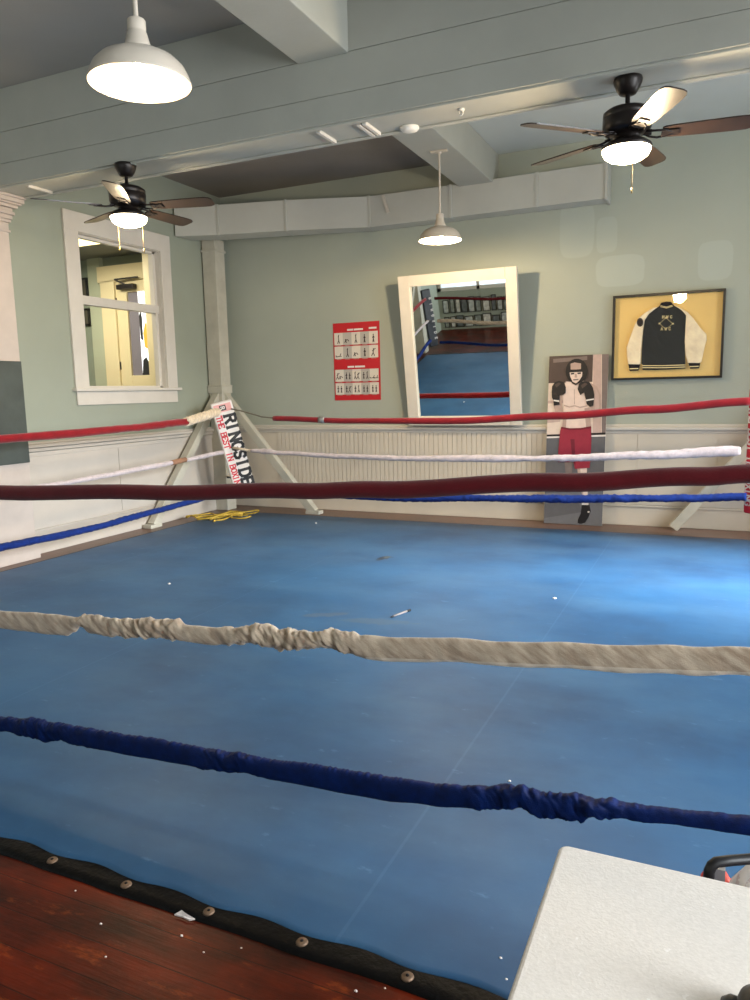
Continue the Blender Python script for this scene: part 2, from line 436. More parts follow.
# left wall wainscot
w = MB(); w.box(XL, XL + .02, 4.65, YB, .15, .9); w.box(XL, XL + .026, 4.7, 5.85, .24, .9).box(XL, XL + .026, 5.86, 7.3, .24, .9)
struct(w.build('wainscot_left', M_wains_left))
w = MB(); w.box(XL, XL + .03, 4.65, YB, .885, .925).box(XL, XL + .04, 4.65, YB, .93, .96).box(XL, XL + .055, 4.65, YB, .965, .995).box(XL, XL + .03, 4.65, YB, .995, 1.015)
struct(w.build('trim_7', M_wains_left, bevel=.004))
w = MB(); w.box(XL, XL + .035, 4.65, YB, 0, .21).box(XL, XL + .042, 4.65, YB, .205, .225)
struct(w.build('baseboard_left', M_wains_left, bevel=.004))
# pilaster at the left frame edge with moulded capital
w = MB(); w.box(XL, -5.45, 3.85, 4.65, 0, 2.79); w.box(XL, -5.43, 3.83, 4.67, 0, .16)
for (z0, z1, o2) in ((2.78, 2.80, .02), (2.80, 2.86, .005), (2.86, 2.885, .03), (2.885, 2.92, .045), (2.92, 2.945, .07), (2.945, 2.975, .05), (2.975, 3.0, .10), (3.0, 3.015, .135), (3.015, 3.05, .16), (3.05, 3.07, .18)):
    o = o2 * .62; w.box(XL, -5.45 + o, 3.85 - o, 4.65 + o, z0, z1)
struct(w.build('pilaster_column', mat('pilaster_paint', (188, 176, 167), .5, .35, .06, 8, .05, 60), bevel=.005))
t = tag(MB().box(-5.448, -5.425, 3.9, 4.64, .855, 1.72).build('notice_board', M_greyboard, bevel=.004), 'plain dark grey board fixed to the white pilaster at the edge of the room', 'board')

# ------------------------------------------------------------------ window in the left wall and the hall behind it
r = bpy.data.objects.new('window_1', None); COL.objects.link(r); r.location = (XL, 6.1, 1.33); struct(r)
c = MB()
c.box(XL, XL + .025, 5.37, 5.54, 1.49, 2.97).box(XL, XL + .025, 6.70, 6.86, 1.49, 2.97).box(XL, XL + .027, 5.37, 6.86, 2.96, 3.14)
c.box(XL, XL + .022, 5.38, 6.85, 1.33, 1.46)
c.build('window_casing', M_white, r, bevel=.004)
MB().box(XL - .1, XL + .06, 5.34, 6.89, 1.462, 1.492).build('window_sill', M_white, r, bevel=.006)
c = MB(); c.box(-5.75, XL, 5.535, 5.545, 1.49, 2.97).box(-5.75, XL, 6.695, 6.705, 1.49, 2.97).box(-5.75, XL, 5.54, 6.70, 2.955, 2.972)
c.build('window_jamb', M_white, r)
c = MB()
c.box(-5.71, -5.66, 5.545, 5.58, 1.49, 2.96).box(-5.71, -5.66, 6.66, 6.70, 1.49, 2.96).box(-5.71, -5.66, 5.545, 6.70, 2.93, 2.96).box(-5.71, -5.66, 5.545, 6.70, 1.49, 1.515)
c.box(-5.71, -5.64, 5.545, 6.70, 2.30, 2.385)
c.build('window_sash', M_white, r, bevel=.003)
c = MB(); c.box(-5.688, -5.684, 5.57, 6.67, 1.51, 2.94); c.build('window_pane', M_glass, r)
YH = 7.6
struct(MB().box(-9.0, -5.75, YH, YH + .1, 0, 3.2).build('wall_hall_back', M_hall_green))
struct(MB().box(-9.0, -8.9, 3.5, YH, 0, 3.2).box(-9.0, -5.75, 3.4, 3.5, 0, 3.2).build('wall_hall_side', M_hall_green))
struct(MB().box(-9.0, -5.75, 3.4, YH, 3.17, 3.27).build('ceiling_hall', M_hallceil))
struct(MB().box(-7.48, -7.27, YH - .06, YH, 0, 3.17).build('trim_8', wall_paint('hall_pale_green', (178, 184, 160))))
d = bpy.data.objects.new('door_1', None); COL.objects.link(d); d.location = (-6.7, YH, 0); struct(d)
c = MB(); c.box(-7.26, -7.03, YH - .09, YH, 0, 2.87).box(-7.3, -6.2, YH - .09, YH, 2.85, 3.05).box(-6.42, -6.2, YH - .09, YH, 0, 2.87); c.build('door_casing', M_cream, d, bevel=.006)
c = MB(); c.box(-7.03, -6.86, YH - .06, YH - .01, .05, 2.85).box(-6.56, -6.42, YH - .06, YH - .01, .05, 2.85).box(-6.86, -6.56, YH - .06, YH - .01, 2.71, 2.85).box(-6.86, -6.56, YH - .06, YH - .01, .05, 1.67)
c.build('door_leaf', M_cream, d, bevel=.004)
M_lite = mat('bright_street_view', (240, 244, 250), .3, emit=(250, 252, 255), estr=1.6)
M_litegrey = mat('purple_grey_band', (128, 124, 136), .4)  # flat purple-grey band at the left of the door glass
M_liteyel = mat('yellow_outdoors', (214, 170, 70), .4, emit=(214, 170, 70), estr=.5)
M_litedark = mat('dark_outdoors', (40, 42, 46), .4)
c = MB(); yl = YH - .03
c.poly([(-6.86, yl, 1.67), (-6.56, yl, 1.67), (-6.56, yl, 2.71), (-6.86, yl, 2.71)], 1)
c.poly([(-6.70, yl - .002, 1.67), (-6.56, yl - .002, 1.67), (-6.56, yl - .002, 2.71), (-6.70, yl - .002, 2.71)], 0)
c.poly([(-6.64, yl - .004, 2.02), (-6.56, yl - .004, 1.98), (-6.57, yl - .004, 2.28), (-6.61, yl - .004, 2.33), (-6.65, yl - .004, 2.2)], 2)
c.poly([(-6.70, yl - .005, 1.67), (-6.56, yl - .005, 1.67), (-6.57, yl - .005, 1.8), (-6.62, yl - .005, 1.9), (-6.68, yl - .005, 1.86)], 3)
c.poly([(-6.69, yl - .006, 2.12), (-6.655, yl - .006, 2.1), (-6.65, yl - .006, 2.38), (-6.67, yl - .006, 2.5), (-6.70, yl - .006, 2.4)], 3)
c.build('door_glass', [M_lite, M_litegrey, M_liteyel, M_litedark], d)
c = MB(); c.box(-6.95, -6.68, YH - .14, YH - .06, 2.74, 2.80); c.bar((-6.82, YH - .12, 2.80), (-6.95, YH - .16, 2.86), .02, .02).bar((-6.95, YH - .16, 2.86), (-6.6, YH - .12, 2.87), .02, .02)
c.build('door_closer', M_bronze, d, bevel=.008)
c = MB()
for z in (.6, 1.75, 2.55): c.box(-7.045, -7.02, YH - .075, YH - .055, z, z + .1)
c.build('door_hinge', M_bronze, d)
struct(MB().box(-6.10, -5.93, 7.0, 7.06, 0, 3.17).build('trim_9', M_cream, bevel=.004))
t = tag(MB().box(-7.1, -6.45, 5.9, 6.78, 3.14, 3.17).build('ceiling_light', M_light_panel, bevel=.004), 'flat glowing yellow ceiling light seen through the interior window', 'light')
M_pic = mat('dim_picture', (92, 88, 76), .35, var=.4, scale=8)
for z0, z1, lab in ((2.69, 2.95, 'upper dark framed picture on the hall wall beyond the window'), (2.34, 2.56, 'lower dark framed picture on the hall wall beyond the window')):
    f = thing('framed_picture', lab, 'picture', (-7.625, YH, z0), 'dark pictures on the hall wall')
    c = MB(); X0, X1 = -7.71, -7.54
    c.box(X0, X1, YH - .03, YH, z0, z0 + .025).box(X0, X1, YH - .03, YH, z1 - .025, z1).box(X0, X0 + .025, YH - .03, YH, z0, z1).box(X1 - .025, X1, YH - .03, YH, z0, z1)
    c.build('frame', M_ink, f); MB().box(X0 + .02, X1 - .02, YH - .015, YH - .002, z0 + .02, z1 - .02).build('print', M_pic, f)

# ------------------------------------------------------------------ ventilation duct along the back wall
dv = thing('ventilation_duct', 'white painted box duct running in sections along the top of the back wall', 'duct', (-3.0, 7.75, 3.16))
plan = [(-5.58, 6.96, -5.58, 7.24), (-5.12, 7.14, -5.2, 7.42), (-4.36, 7.33, -4.42, 7.6), (-3.5, 7.64, -3.54, 7.86), (-2.58, 7.645, -2.58, 7.86), (-1.69, 7.64, -1.69, 7.86), (-1.04, 7.63, -1.04, 7.86)]
for (a, b2) in zip(plan[:-1], plan[1:]):
    def q(t, s): return (a[0] + (b2[0] - a[0]) * t, a[1] + (b2[1] - a[1]) * t) if s == 0 else (a[2] + (b2[2] - a[2]) * t, a[3] + (b2[3] - a[3]) * t)
    e = .006 / max(.2, abs(b2[0] - a[0]))
    p = [q(e, 0), q(1 - e, 0), q(1 - e, 1), q(e, 1)]
    s = MB().prism([(x, y, 3.16) for x, y in p], (0, 0, .32)).build('duct_section', M_duct, dv, bevel=.004)
for i in range(1, 6):
    a = plan[i]; MB().obox(((a[0] + a[2]) / 2, (a[1] + a[3]) / 2 - .011, 3.32), (.014, 0, 0), ((a[2] - a[0]) / 2, (a[3] - a[1]) / 2, 0), (0, 0, .165)).build('joint_cleat', M_duct, dv, bevel=.002)
a = plan[6]; MB().box(-1.045, -1.02, 7.615, 7.865, 3.145, 3.495).build('end_flange', M_duct, dv, bevel=.003)
MB().bar((-3.33, 7.632, 3.47), (-3.27, 7.625, 3.28), .035, .008, up=(0, 1, 0)).build('hanging_strap', M_white, dv)

# ------------------------------------------------------------------ corner posts
def corner_post(label, px, py, full, feet, cat='post'):
    r = thing('corner_post', label, cat, (px, py, 0))
    s = .093
    if full:
        MB().box(px - s, px + s, py - s, py + s, 0, 3.20).build('upright', M_post, r, bevel=.006)
        MB().box(px - s - .012, px + s + .012, py - s - .012, py + s + .012, 3.06, 3.085).build('top_band', M_post, r, bevel=.003)
        c = MB().box(px - s - .012, px + s + .012, py - s - .012, py + s + .012, 1.42, 1.50); c.box(px - s - .016, px + s + .016, py - s - .016, py + s + .016, 1.50, 1.515)
        c.build('collar', M_post, r, bevel=.004)
    else:
        MB().box(px - s, px + s, py - s, py + s, 0, 1.5).build('upright', M_post, r, bevel=.006)
    for (fx, fy) in feet:
        d = Vector((px - fx, py - fy, 0)).normalized(); side = d.cross(Vector((0, 0, 1)))
        top = Vector((px, py, 1.40)) - d * s * .6
        MB().bar((fx, fy, .02), top, .09, .09, up=side).build('brace', M_post, r, bevel=.004)
        if full: MB().obox((fx, fy, .02), d * .09, side * .055, (0, 0, .02)).build('brace_foot', M_post, r, bevel=.004)
    return r
corner_post('square off-white corner post with two slanting braces, rising to the duct', -5.488, 7.53, True, [(-5.49, 6.20), (-4.24, 7.53)])
corner_post('off-white braced corner post beside the red pad at the far right', .80, 7.68, False, [(-.34, 7.72)])
corner_post('off-white braced corner post behind the dark blue pad, seen in the mirror', -5.43, 1.25, False, [(-5.43, 2.45)])

# lettering: strokes in a unit box, with slab serifs
GL = {
 'R': ([[(.1,0),(.1,1)],[(.1,1),(.5,1),(.68,.88),(.68,.66),(.5,.53),(.1,.53)],[(.42,.53),(.72,0)]], [(.1,0),(.1,1),(.74,0)]),
 'I': ([[(.3,0),(.3,1)]], [(.3,0),(.3,1)]),
 'N': ([[(.1,0),(.1,1)],[(.1,1),(.7,0)],[(.7,0),(.7,1)]], [(.1,0),(.08,1),(.7,1)]),
 'G': ([[(.72,.75),(.6,.95),(.4,1),(.18,.9),(.08,.6),(.08,.4),(.18,.1),(.4,0),(.6,.04),(.7,.18),(.7,.45)]], [(.64,.45)]),
 'S': ([[(.66,.78),(.58,.95),(.36,1),(.15,.92),(.1,.74),(.2,.58),(.52,.46),(.66,.3),(.6,.08),(.38,0),(.16,.05),(.08,.22)]], []),
 'D': ([[(.1,0),(.1,1)],[(.1,1),(.42,1),(.64,.86),(.72,.6),(.72,.4),(.64,.14),(.42,0),(.1,0)]], [(.08,0),(.08,1)]),
 'E': ([[(.1,0),(.1,1)],[(.1,1),(.66,1),(.66,.84)],[(.1,.52),(.5,.52)],[(.1,0),(.68,0),(.68,.18)]], [(.08,0),(.08,1)]),
 'T': ([[(.38,0),(.38,1)],[(.05,.84),(.05,1),(.71,1),(.71,.84)]], [(.38,0)]),
 'H': ([[(.1,0),(.1,1)],[(.7,0),(.7,1)],[(.1,.5),(.7,.5)]], [(.1,0),(.1,1),(.7,0),(.7,1)]),
 'B': ([[(.1,0),(.1,1)],[(.1,1),(.5,1),(.64,.88),(.64,.66),(.5,.53),(.1,.53)],[(.5,.53),(.7,.4),(.7,.14),(.54,0),(.1,0)]], [(.08,0),(.08,1)]),
 'O': ([[(.38,0),(.16,.12),(.08,.4),(.08,.6),(.16,.88),(.38,1),(.6,.88),(.7,.6),(.7,.4),(.6,.12),(.38,0)]], []),
 'X': ([[(.1,0),(.7,1)],[(.1,1),(.7,0)]], [(.1,0),(.1,1),(.7,0),(.7,1)]),
 'W': ([[(.02,1),(.22,0),(.4,.7),(.58,0),(.78,1)]], []),
 'C': ([[(.68,.8),(.56,.96),(.38,1),(.16,.88),(.08,.6),(.08,.4),(.16,.12),(.38,0),(.58,.05),(.7,.22)]], []),
 'A': ([[(.05,0),(.38,1),(.72,0)],[(.16,.34),(.6,.34)]], []),
 'M': ([[(.08,0),(.08,1),(.4,.3),(.72,1),(.72,0)]], []),
}
def letters(mb, text, org, ux, uy, n, size, adv, th, mi=0, serif=True):
    """writes text from org along ux, letter height 'size' along uy, lifted along n"""
    org, ux, uy, n = Vector(org), Vector(ux), Vector(uy), Vector(n)
    for k, ch in enumerate(text):
        if ch == ' ': continue
        o = org + ux * adv * k
        P = lambda a: o + ux * (a[0] * size) + uy * (a[1] * size)
        lines, ser = GL[ch]
        for ln in lines:
            for p0, p1 in zip(ln[:-1], ln[1:]):
                A, B = P(p0), P(p1); d = B - A; L = d.length; d.normalize(); s = d.cross(n)
                mb.obox((A + B) / 2, d * (L / 2 + th * .35), s * (th / 2), n * .0012, mi)
        if serif:
            for a in ser:
                mb.obox(P(a), ux * size * .17, uy * size * .05, n * .0012, mi)

def corner_pad(label, top, bot, width, thick, normal, mats, extra):
    top, bot = Vector(top), Vector(bot); n = Vector(normal).normalized()
    v = (top - bot); L = v.length; v.normalize(); u = v.cross(n).normalized() * -1; n = u.cross(v).normalized() * -1
    if n.dot(Vector(normal)) < 0: n = -n
    # u: to the viewer's right when facing the pad
    u = v.cross(n).normalized()
    r = thing('corner_pad', label, 'pad', tuple(bot))
    c = (top + bot) / 2
    MB().obox(c, u * width / 2, v * L / 2, n * thick / 2).build('padding', mats, r, bevel=.018, bseg=3)
    return r, c + n * (thick / 2 + .001), u, v, n, L
r, c, u, v, n, L = corner_pad('white padded corner cushion lettered RINGSIDE, leaning in the far corner', (-5.14, 7.045, 1.325), (-4.965, 7.20, .29), .245, .07, (1, -1, 0), M_vinyl_w, None)
W = .245
m = MB(); th = .030
letters(m, 'RINGSIDE', c + v * (L / 2 - .16) + u * (-.012), -v, u, n, .125, .107, .033, 0)
m.build('lettering', M_ink, r)
m = MB(); letters(m, 'THE BEST IN BOXING', c + v * (L / 2 - .155) + u * (-.098), -v, u, n, .062, .0475, .014, 0)
m.build('lettering', M_inkred, r)
m = MB(); m.obox(c + v * (L / 2 - .075), u * .10, v * .045, n * .001); m.build('badge', M_inkpink, r)
m = MB(); m.obox(c + v * (L / 2 - .075) + n * .001, u * .036, v * .03, n * .001, 0); letters(m, 'R', c + v * (L / 2 - .058) + u * (-.02) + n * .002, -v, u, n, .04, .04, .011, 1)
m.build('badge_emblem', [M_ink, M_inkwhite], r)
MB().tube([(-5.16, 7.12, 1.22), (-5.39, 7.43, 1.28)], .012).build('tie_strap', M_braid, r)
MB().tube([(-5.03, 7.22, .42), (-5.39, 7.44, .42)], .012).build('tie_strap', M_braid, r)
m = MB(); m.tube([c + v * (-.32) - u * .16 , c + v * (-.33) - u * .128 - n*.02, c + v * (-.36) - u * .10 - n*.06], .012); m.build('strap_end', M_ink, r)
r, c, u, v, n, L = corner_pad('red padded corner cushion with white lettering at the right edge', (.352, 7.12, 1.36), (.352, 7.12, .28), .245, .07, (-1, -1, 0), M_vinyl_r, None)
m = MB(); letters(m, 'RINGSIDE', c + v * (L / 2 - .16) + u * (-.012), -v, u, n, .125, .107, .033, 0); m.build('lettering', M_inkwhite, r); m = MB(); letters(m, 'THE BEST IN BOXING', c + v * (L / 2 - .155) + u * (-.104), -v, u, n, .062, .0475, .012, 0)
m.build('lettering', M_inkwhite, r)
r, c, u, v, n, L = corner_pad('dark blue corner cushion of the near corner, visible only in the mirror', (-5.06, 1.70, 1.32), (-5.0, 1.74, .25), .18, .07, (1, 1, 0), M_vinyl_b, None)
m = MB(); letters(m, 'RINGSIDE', c + v * (L / 2 - .16) + u * (-.085), -v, u, n, .045, .107, .010, 0); m.build('lettering', M_inkwhite, r)

# ------------------------------------------------------------------ ring canvas
CX0, CX1, CY0, CY1 = -5.25, .62, 1.51, 7.34
cv = thing('boxing_ring_canvas', 'big blue boxing ring canvas laid over the wooden floor', 'ring canvas', ((CX0 + CX1) / 2, CY0, 0))
# near edge scallops between the bolts
bolts = [-5.2 + .291 * i for i in range(21)]
bolts = [-.62 - .291 * i for i in range(16)][::-1] + [-.62 + .291 * i for i in range(1, 5)]
m = MB(); N = 240; xs = [CX0 + (CX1 - CX0) * i / N for i in range(N + 1)]
def yedge(x):
    k = (x - bolts[0]) / .291
    return CY0 + .007 * math.cos(2 * PI * k) * -1 + .008 * noise.noise(Vector((x * 2.1, 0, 0)))
rows = []
for i, x in enumerate(xs):
    ye = yedge(x)
    rows.append([(x, ye - .002, .004), (x, ye, .011), (x, ye + .02, .0135), (x, 1.7, .012), (x, 3, .012), (x, 5, .012), (x, CY1, .012 ), (x, CY1 + .004, .0)])
n0 = len(m.v)
for rr in rows: m.v.extend(Vector(p) for p in rr)
K = len(rows[0])
for i in range(N):
    for j in range(K - 1):
        m.face((n0 + i * K + j, n0 + (i + 1) * K + j, n0 + (i + 1) * K + j + 1, n0 + i * K + j + 1), 0, True)
m.build('canvas_sheet', M_canvas, cv)
m = MB(); rows = []
for x in xs:
    yo = 1.445 + .006 * noise.noise(Vector((x * 5, 3, 0))); z = .010 + .003 * noise.noise(Vector((x * 9, 7, 0)))
    rows.append([(x, yo, 0.0), (x, yo + .004, z * .8), (x, 1.475, z), (x, 1.54, .0095), (x, 1.56, .003)])
n0 = len(m.v); K = 5
for rr in rows: m.v.extend(Vector(p) for p in rr)
for i in range(N):
    for j in range(K - 1): m.face((n0 + i * K + j, n0 + (i + 1) * K + j, n0 + (i + 1) * K + j + 1, n0 + i * K + j + 1), 0, True)
m.build('edge_strip', M_black_hem, cv)
for bx in bolts:
    if -2.6 < bx < .3:
        a = MB().lathe((bx, 1.478, .009), [(.0005, .006), (.013, .006), (.0155, .003), (.0165, 0)], 18, ends=True); a = a.build('bolt_washer', M_washer, cv)
        MB().lathe((bx, 1.478, .014), [(.0005, .004), (.004, .003), (.005, 0)], 10, ends=True).build('bolt_head', M_boltdark, a)
# far hems
for nm, bxs in (('edge_strip', (CX0 - .02, CX1, CY1 - .01, CY1 + .03, 0, .008)), ('edge_strip', (CX0 - .03, CX0 + .01, 1.6, CY1, 0, .008))):
    MB().box(*bxs).build(nm, M_black_hem, cv)

# ------------------------------------------------------------------ ropes
def interp(st, s):
    if s <= st[0][0]: return st[0][1:]
    for a, b in zip(st[:-1], st[1:]):
        if s <= b[0]:
            t = (s - a[0]) / (b[0] - a[0]); t = t * t * (3 - 2 * t) if len(st) > 4 else t
            return [x + (y - x) * t for x, y in zip(a[1:], b[1:])]
    return st[-1][1:]
def sleeve(st, axis, const, step, seg, depth, seed, wr, power=2.0, crease=0.0, ruffle=0.0):
    """cloth sleeve along axis; st rows (s, z, half height); wr rows (s, wrinkle 0..1)"""
    s0, s1 = st[0][0], st[-1][0]; n = max(2, int(abs(s1 - s0) / step)); R = []
    for i in range(n + 1):
        s = s0 + (s1 - s0) * i / n
        z, hh = interp(st, s); w = interp(wr, s)[0]
        dd = depth * (1 + .5 * w); ring = []
        tw = .9 * w * noise.noise(Vector((s * 9, seed, 0)))
        cz = z + .004 * w * noise.noise(Vector((s * 22, seed + 5, 0))); cd = const + .01 * w * noise.noise(Vector((s * 15, seed + 9, 0)))
        for j in range(seg):
            a = 2 * PI * j / seg
            ca, sa = math.cos(a), math.sin(a)
            x = math.copysign(abs(ca) ** (2 / power), ca) * dd; y = math.copysign(abs(sa) ** (2 / power), sa) * hh
            f1 = noise.noise(Vector((s * 38, math.cos(a) * 1.1 + seed, math.sin(a) * 1.1)))
            f2 = noise.noise(Vector((s * 85 + 2.2 * math.sin(a), math.cos(a) * .7 + seed * 2, math.sin(a) * .7)))
            f3 = noise.noise(Vector((s * 6, math.cos(a) * .6 + seed * 3, math.sin(a) * .6)))
            k = 1 + w * (.42 * f1 + .30 * (1 - 2.2 * abs(f2)) * .8) + .05 * f3
            k += crease * math.sin(48 * (s - .9 * y / max(hh, .001) * .05) + 3 * f3) * .10
            x *= k; y *= k if w > .2 else (1 + (k - 1) * .5)
            if ruffle and sa > .35: y *= 1 + ruffle * (sa - .35) * noise.noise(Vector((s * 120, seed * 3, .5)))
            xr = x * math.cos(tw) - y * math.sin(tw); yr = x * math.sin(tw) + y * math.cos(tw)
            ring.append((s, cd + xr, cz + yr) if axis == 'x' else (cd + xr, s, cz + yr))
        R.append(ring)
    return MB().rings(R, True, 0, True)
def shift(rows, f): return [tuple([r[0]] + list(f(r))) for r in rows]

# near side (y = 1.8): red, white, blue
YN = 1.8
t = thing('ring_rope', 'thick shaded red velvet covered top rope crossing in front of everything, nearest the camera', 'ring rope', (-2.3, YN, 1.08))
sleeve([(-4.85, 1.16, .026), (-3.6, 1.07, .026), (-2.265, 1.08, .0257), (-1.596, 1.104, .0236), (-1.057, 1.128, .0227), (-.825, 1.14, .023), (-.336, 1.174, .023), (-.028, 1.197, .0213), (.071, 1.206, .0205), (.35, 1.228, .0205)],
       'x', YN, .02, 22, .024, 1.3, [(-5, .06), (1, .06)]).build('sleeve', M_red_near, t)
t = thing('ring_rope', 'wide crumpled off-white canvas covered middle rope, nearest the camera', 'ring rope', (-2.3, YN, .62))
wst = [(-4.85, .74, .033), (-3.6, .63, .033), (-2.327, .614, .0323), (-2.126, .623, .0368), (-2.003, .627, .036), (-1.965, .636, .0268), (-1.941, .65, .0125), (-1.918, .654, .0212), (-1.891, .648, .030), (-1.803, .648, .0295), (-1.717, .652, .0274), (-1.633, .661, .0278), (-1.572, .666, .0267), (-1.531, .671, .0298), (-1.493, .662, .0263), (-1.397, .664, .0291), (-1.329, .672, .0255), (-1.3, .676, .023), (-1.256, .686, .0243), (-1.22, .694, .0249), (-1.195, .689, .0295), (-1.144, .683, .0292), (-1.109, .688, .026), (-1.059, .694, .0227), (-1.009, .701, .0209), (-.96, .706, .0252), (-.913, .704, .0294), (-.882, .696, .0321), (-.836, .697, .0347), (-.535, .724, .0325), (-.234, .748, .0335), (-.055, .766, .035), (.09, .782, .0326), (.35, .80, .032)]
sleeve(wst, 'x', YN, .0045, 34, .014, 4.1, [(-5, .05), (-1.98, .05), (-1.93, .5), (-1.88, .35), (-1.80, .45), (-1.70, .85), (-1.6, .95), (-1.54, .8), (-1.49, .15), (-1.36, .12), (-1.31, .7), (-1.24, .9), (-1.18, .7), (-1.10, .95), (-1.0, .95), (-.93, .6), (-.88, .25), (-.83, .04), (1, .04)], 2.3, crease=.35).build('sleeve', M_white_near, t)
t = thing('ring_rope', 'shaded blue sleeved bottom rope with gathered knots, nearest the camera', 'ring rope', (-2.3, YN, .22))
bst = [(-4.85, .33, .026), (-3.6, .22, .026), (-2.382, .206, .0252), (-2.328, .213, .026), (-2.287, .21, .0278), (-2.225, .22, .0304), (-2.194, .223, .0313), (-2.15, .217, .033), (-2.1, .224, .0308), (-2.066, .229, .0297), (-1.98, .229, .0321), (-1.798, .237, .0348), (-1.625, .247, .0365), (-1.463, .251, .032), (-1.366, .257, .0289), (-1.32, .264, .0303), (-1.286, .269, .0284), (-1.235, .265, .0307), (-.991, .277, .0356), (-.833, .284, .036), (-.678, .298, .0319), (-.536, .316, .0295), (-.454, .336, .0296), (-.409, .348, .0258), (-.394, .339, .0306), (-.375, .333, .0326), (-.324, .339, .0308), (-.274, .348, .0311), (-.255, .353, .0229), (-.238, .357, .0154), (-.221, .359, .0214), (-.202, .361, .0213), (-.173, .365, .0165), (-.131, .367, .0196), (-.041, .376, .0173), (.046, .384, .02), (.108, .39, .021), (.35, .41, .02)]
sleeve(bst, 'x', YN, .0045, 34, .015, 8.7, [(-5, .05), (-2.3, .3), (-2.22, .7), (-2.12, .6), (-2.06, .45), (-1.98, .3), (-1.8, .08), (-1.5, .12), (-1.38, .5), (-1.3, .5), (-1.22, .2), (-1.1, .06), (-.6, .08), (-.52, .5), (-.42, .75), (-.37, .45), (-.32, .55), (-.26, .8), (-.2, .6), (-.15, .25), (-.08, .12), (1, .1)], 3.0, ruffle=.22).build('sleeve', M_blue_near, t)

# back side (y = 7.05)
YK = 7.05
t = thing('ring_rope', 'bright red top rope along the back wall, bare cable at its left end', 'ring rope', (-2.2, YK, 1.1))
sleeve([(-4.44, 1.13, .03), (-3.5, 1.10, .03), (-2.4, 1.095, .034), (-1.32, 1.14, .036), (-.54, 1.19, .037), (.26, 1.25, .036)], 'x', YK, .05, 14, .03, 2.2, [(-5, .1), (1, .1)]).build('sleeve', M_red_far, t)
MB().tube([(-5.0, YK, 1.24), (-4.88, YK, 1.22), (-4.6, YK, 1.15), (-4.40, YK, 1.13)], .008, 8).build('cable', M_cable, t)
MB().tube([(-3.87, YK, 1.112), (-3.80, YK, 1.110)], .037, 14).build('tape_band', M_tape, t)
t = thing('ring_rope', 'thin twisted white middle rope along the back wall', 'ring rope', (-2.2, YK, .73))
sleeve([(-4.75, .77, .018), (-4.55, .765, .03), (-4.38, .75, .022), (-3.6, .725, .024), (-2.94, .715, .026), (-1.89, .73, .034), (-1.6, .735, .024), (-1.32, .745, .03), (-.53, .785, .036), (.16, .83, .045), (.2, .832, .03)], 'x', YK, .025, 16, .022, 5.2, [(-5, .5), (-3, .35), (-1, .3), (1, .15)], crease=.6).build('sleeve', M_white_far, t)
MB().tube([(-5.0, YK, .80), (-4.75, YK, .77)], .014, 8).build('cable', M_braid, t)
t = thing('ring_rope', 'bright blue crinkled bottom rope along the back wall', 'ring rope', (-2.2, YK, .35))
sleeve([(-4.75, .36, .028), (-3.8, .30, .03), (-3.0, .30, .032), (-1.89, .34, .032), (-1.31, .36, .036), (-.75, .385, .034), (-.55, .395, .030), (-.2, .41, .032), (.26, .44, .034)], 'x', YK, .02, 14, .03, 6.3, [(-5, .5), (-1, .6), (-.5, .5), (1, .25)]).build('sleeve', M_blue_far, t)
# left side (x = -5.0)
XN = -5.0
t = thing('ring_rope', 'bright red top rope along the left wall, tied to the corner with pale braided rope', 'ring rope', (XN, 4.5, 1.1))
sleeve([(1.9, 1.18, .028), (3.0, 1.11, .03), (4.02, 1.10, .033), (4.6, 1.10, .036), (5.43, 1.11, .034), (6.28, 1.13, .034)], 'y', XN, .04, 14, .026, 3.2, [(0, .1), (5, .15), (6, .5), (7, .5)]).build('sleeve', M_red_far, t)
br = MB()
for ph in (0, 2.1, 4.2):
    pts = []
    for i in range(60):
        s = i / 59; y = 6.24 + .56 * s; z = 1.13 + .085 * s; pts.append((XN + .028 * math.cos(ph + s * 26), y, z + .03 * math.sin(ph + s * 26)))
    br.tube(pts, .021, 8)
br.build('braided_end', M_braid, t)
t = thing('ring_rope', 'white middle rope along the left wall with brown worn gaps', 'ring rope', (XN, 4.5, .7))
sleeve([(1.9, .77, .022), (3.2, .69, .022), (4.56, .69, .02), (5.01, .70, .022), (5.66, .72, .024), (6.1, .735, .02), (6.85, .765, .022)], 'y', XN, .03, 12, .018, 4.4, [(0, .3), (7, .4)], crease=.4).build('sleeve', M_white_far, t)
MB().tube([(XN, 5.98, .73), (XN, 6.2, .742)], .027, 12).build('worn_band', mat('brown_worn_band', (150, 110, 84), .8, var=.2, scale=30), t)
t = thing('ring_rope', 'bright blue sagging bottom rope along the left wall', 'ring rope', (XN, 4.5, .27))
sleeve([(1.9, .4, .027), (2.8, .28, .027), (3.93, .268, .027), (4.21, .262, .028), (4.5, .255, .03), (4.96, .255, .027), (5.4, .27, .029), (5.62, .278, .027), (6.32, .295, .028), (6.95, .36, .026)], 'y', XN, .025, 14, .024, 7.7, [(0, .3), (4.0, .6), (4.4, .25), (5.2, .45), (7, .3)]).build('sleeve', M_blue_far, t)

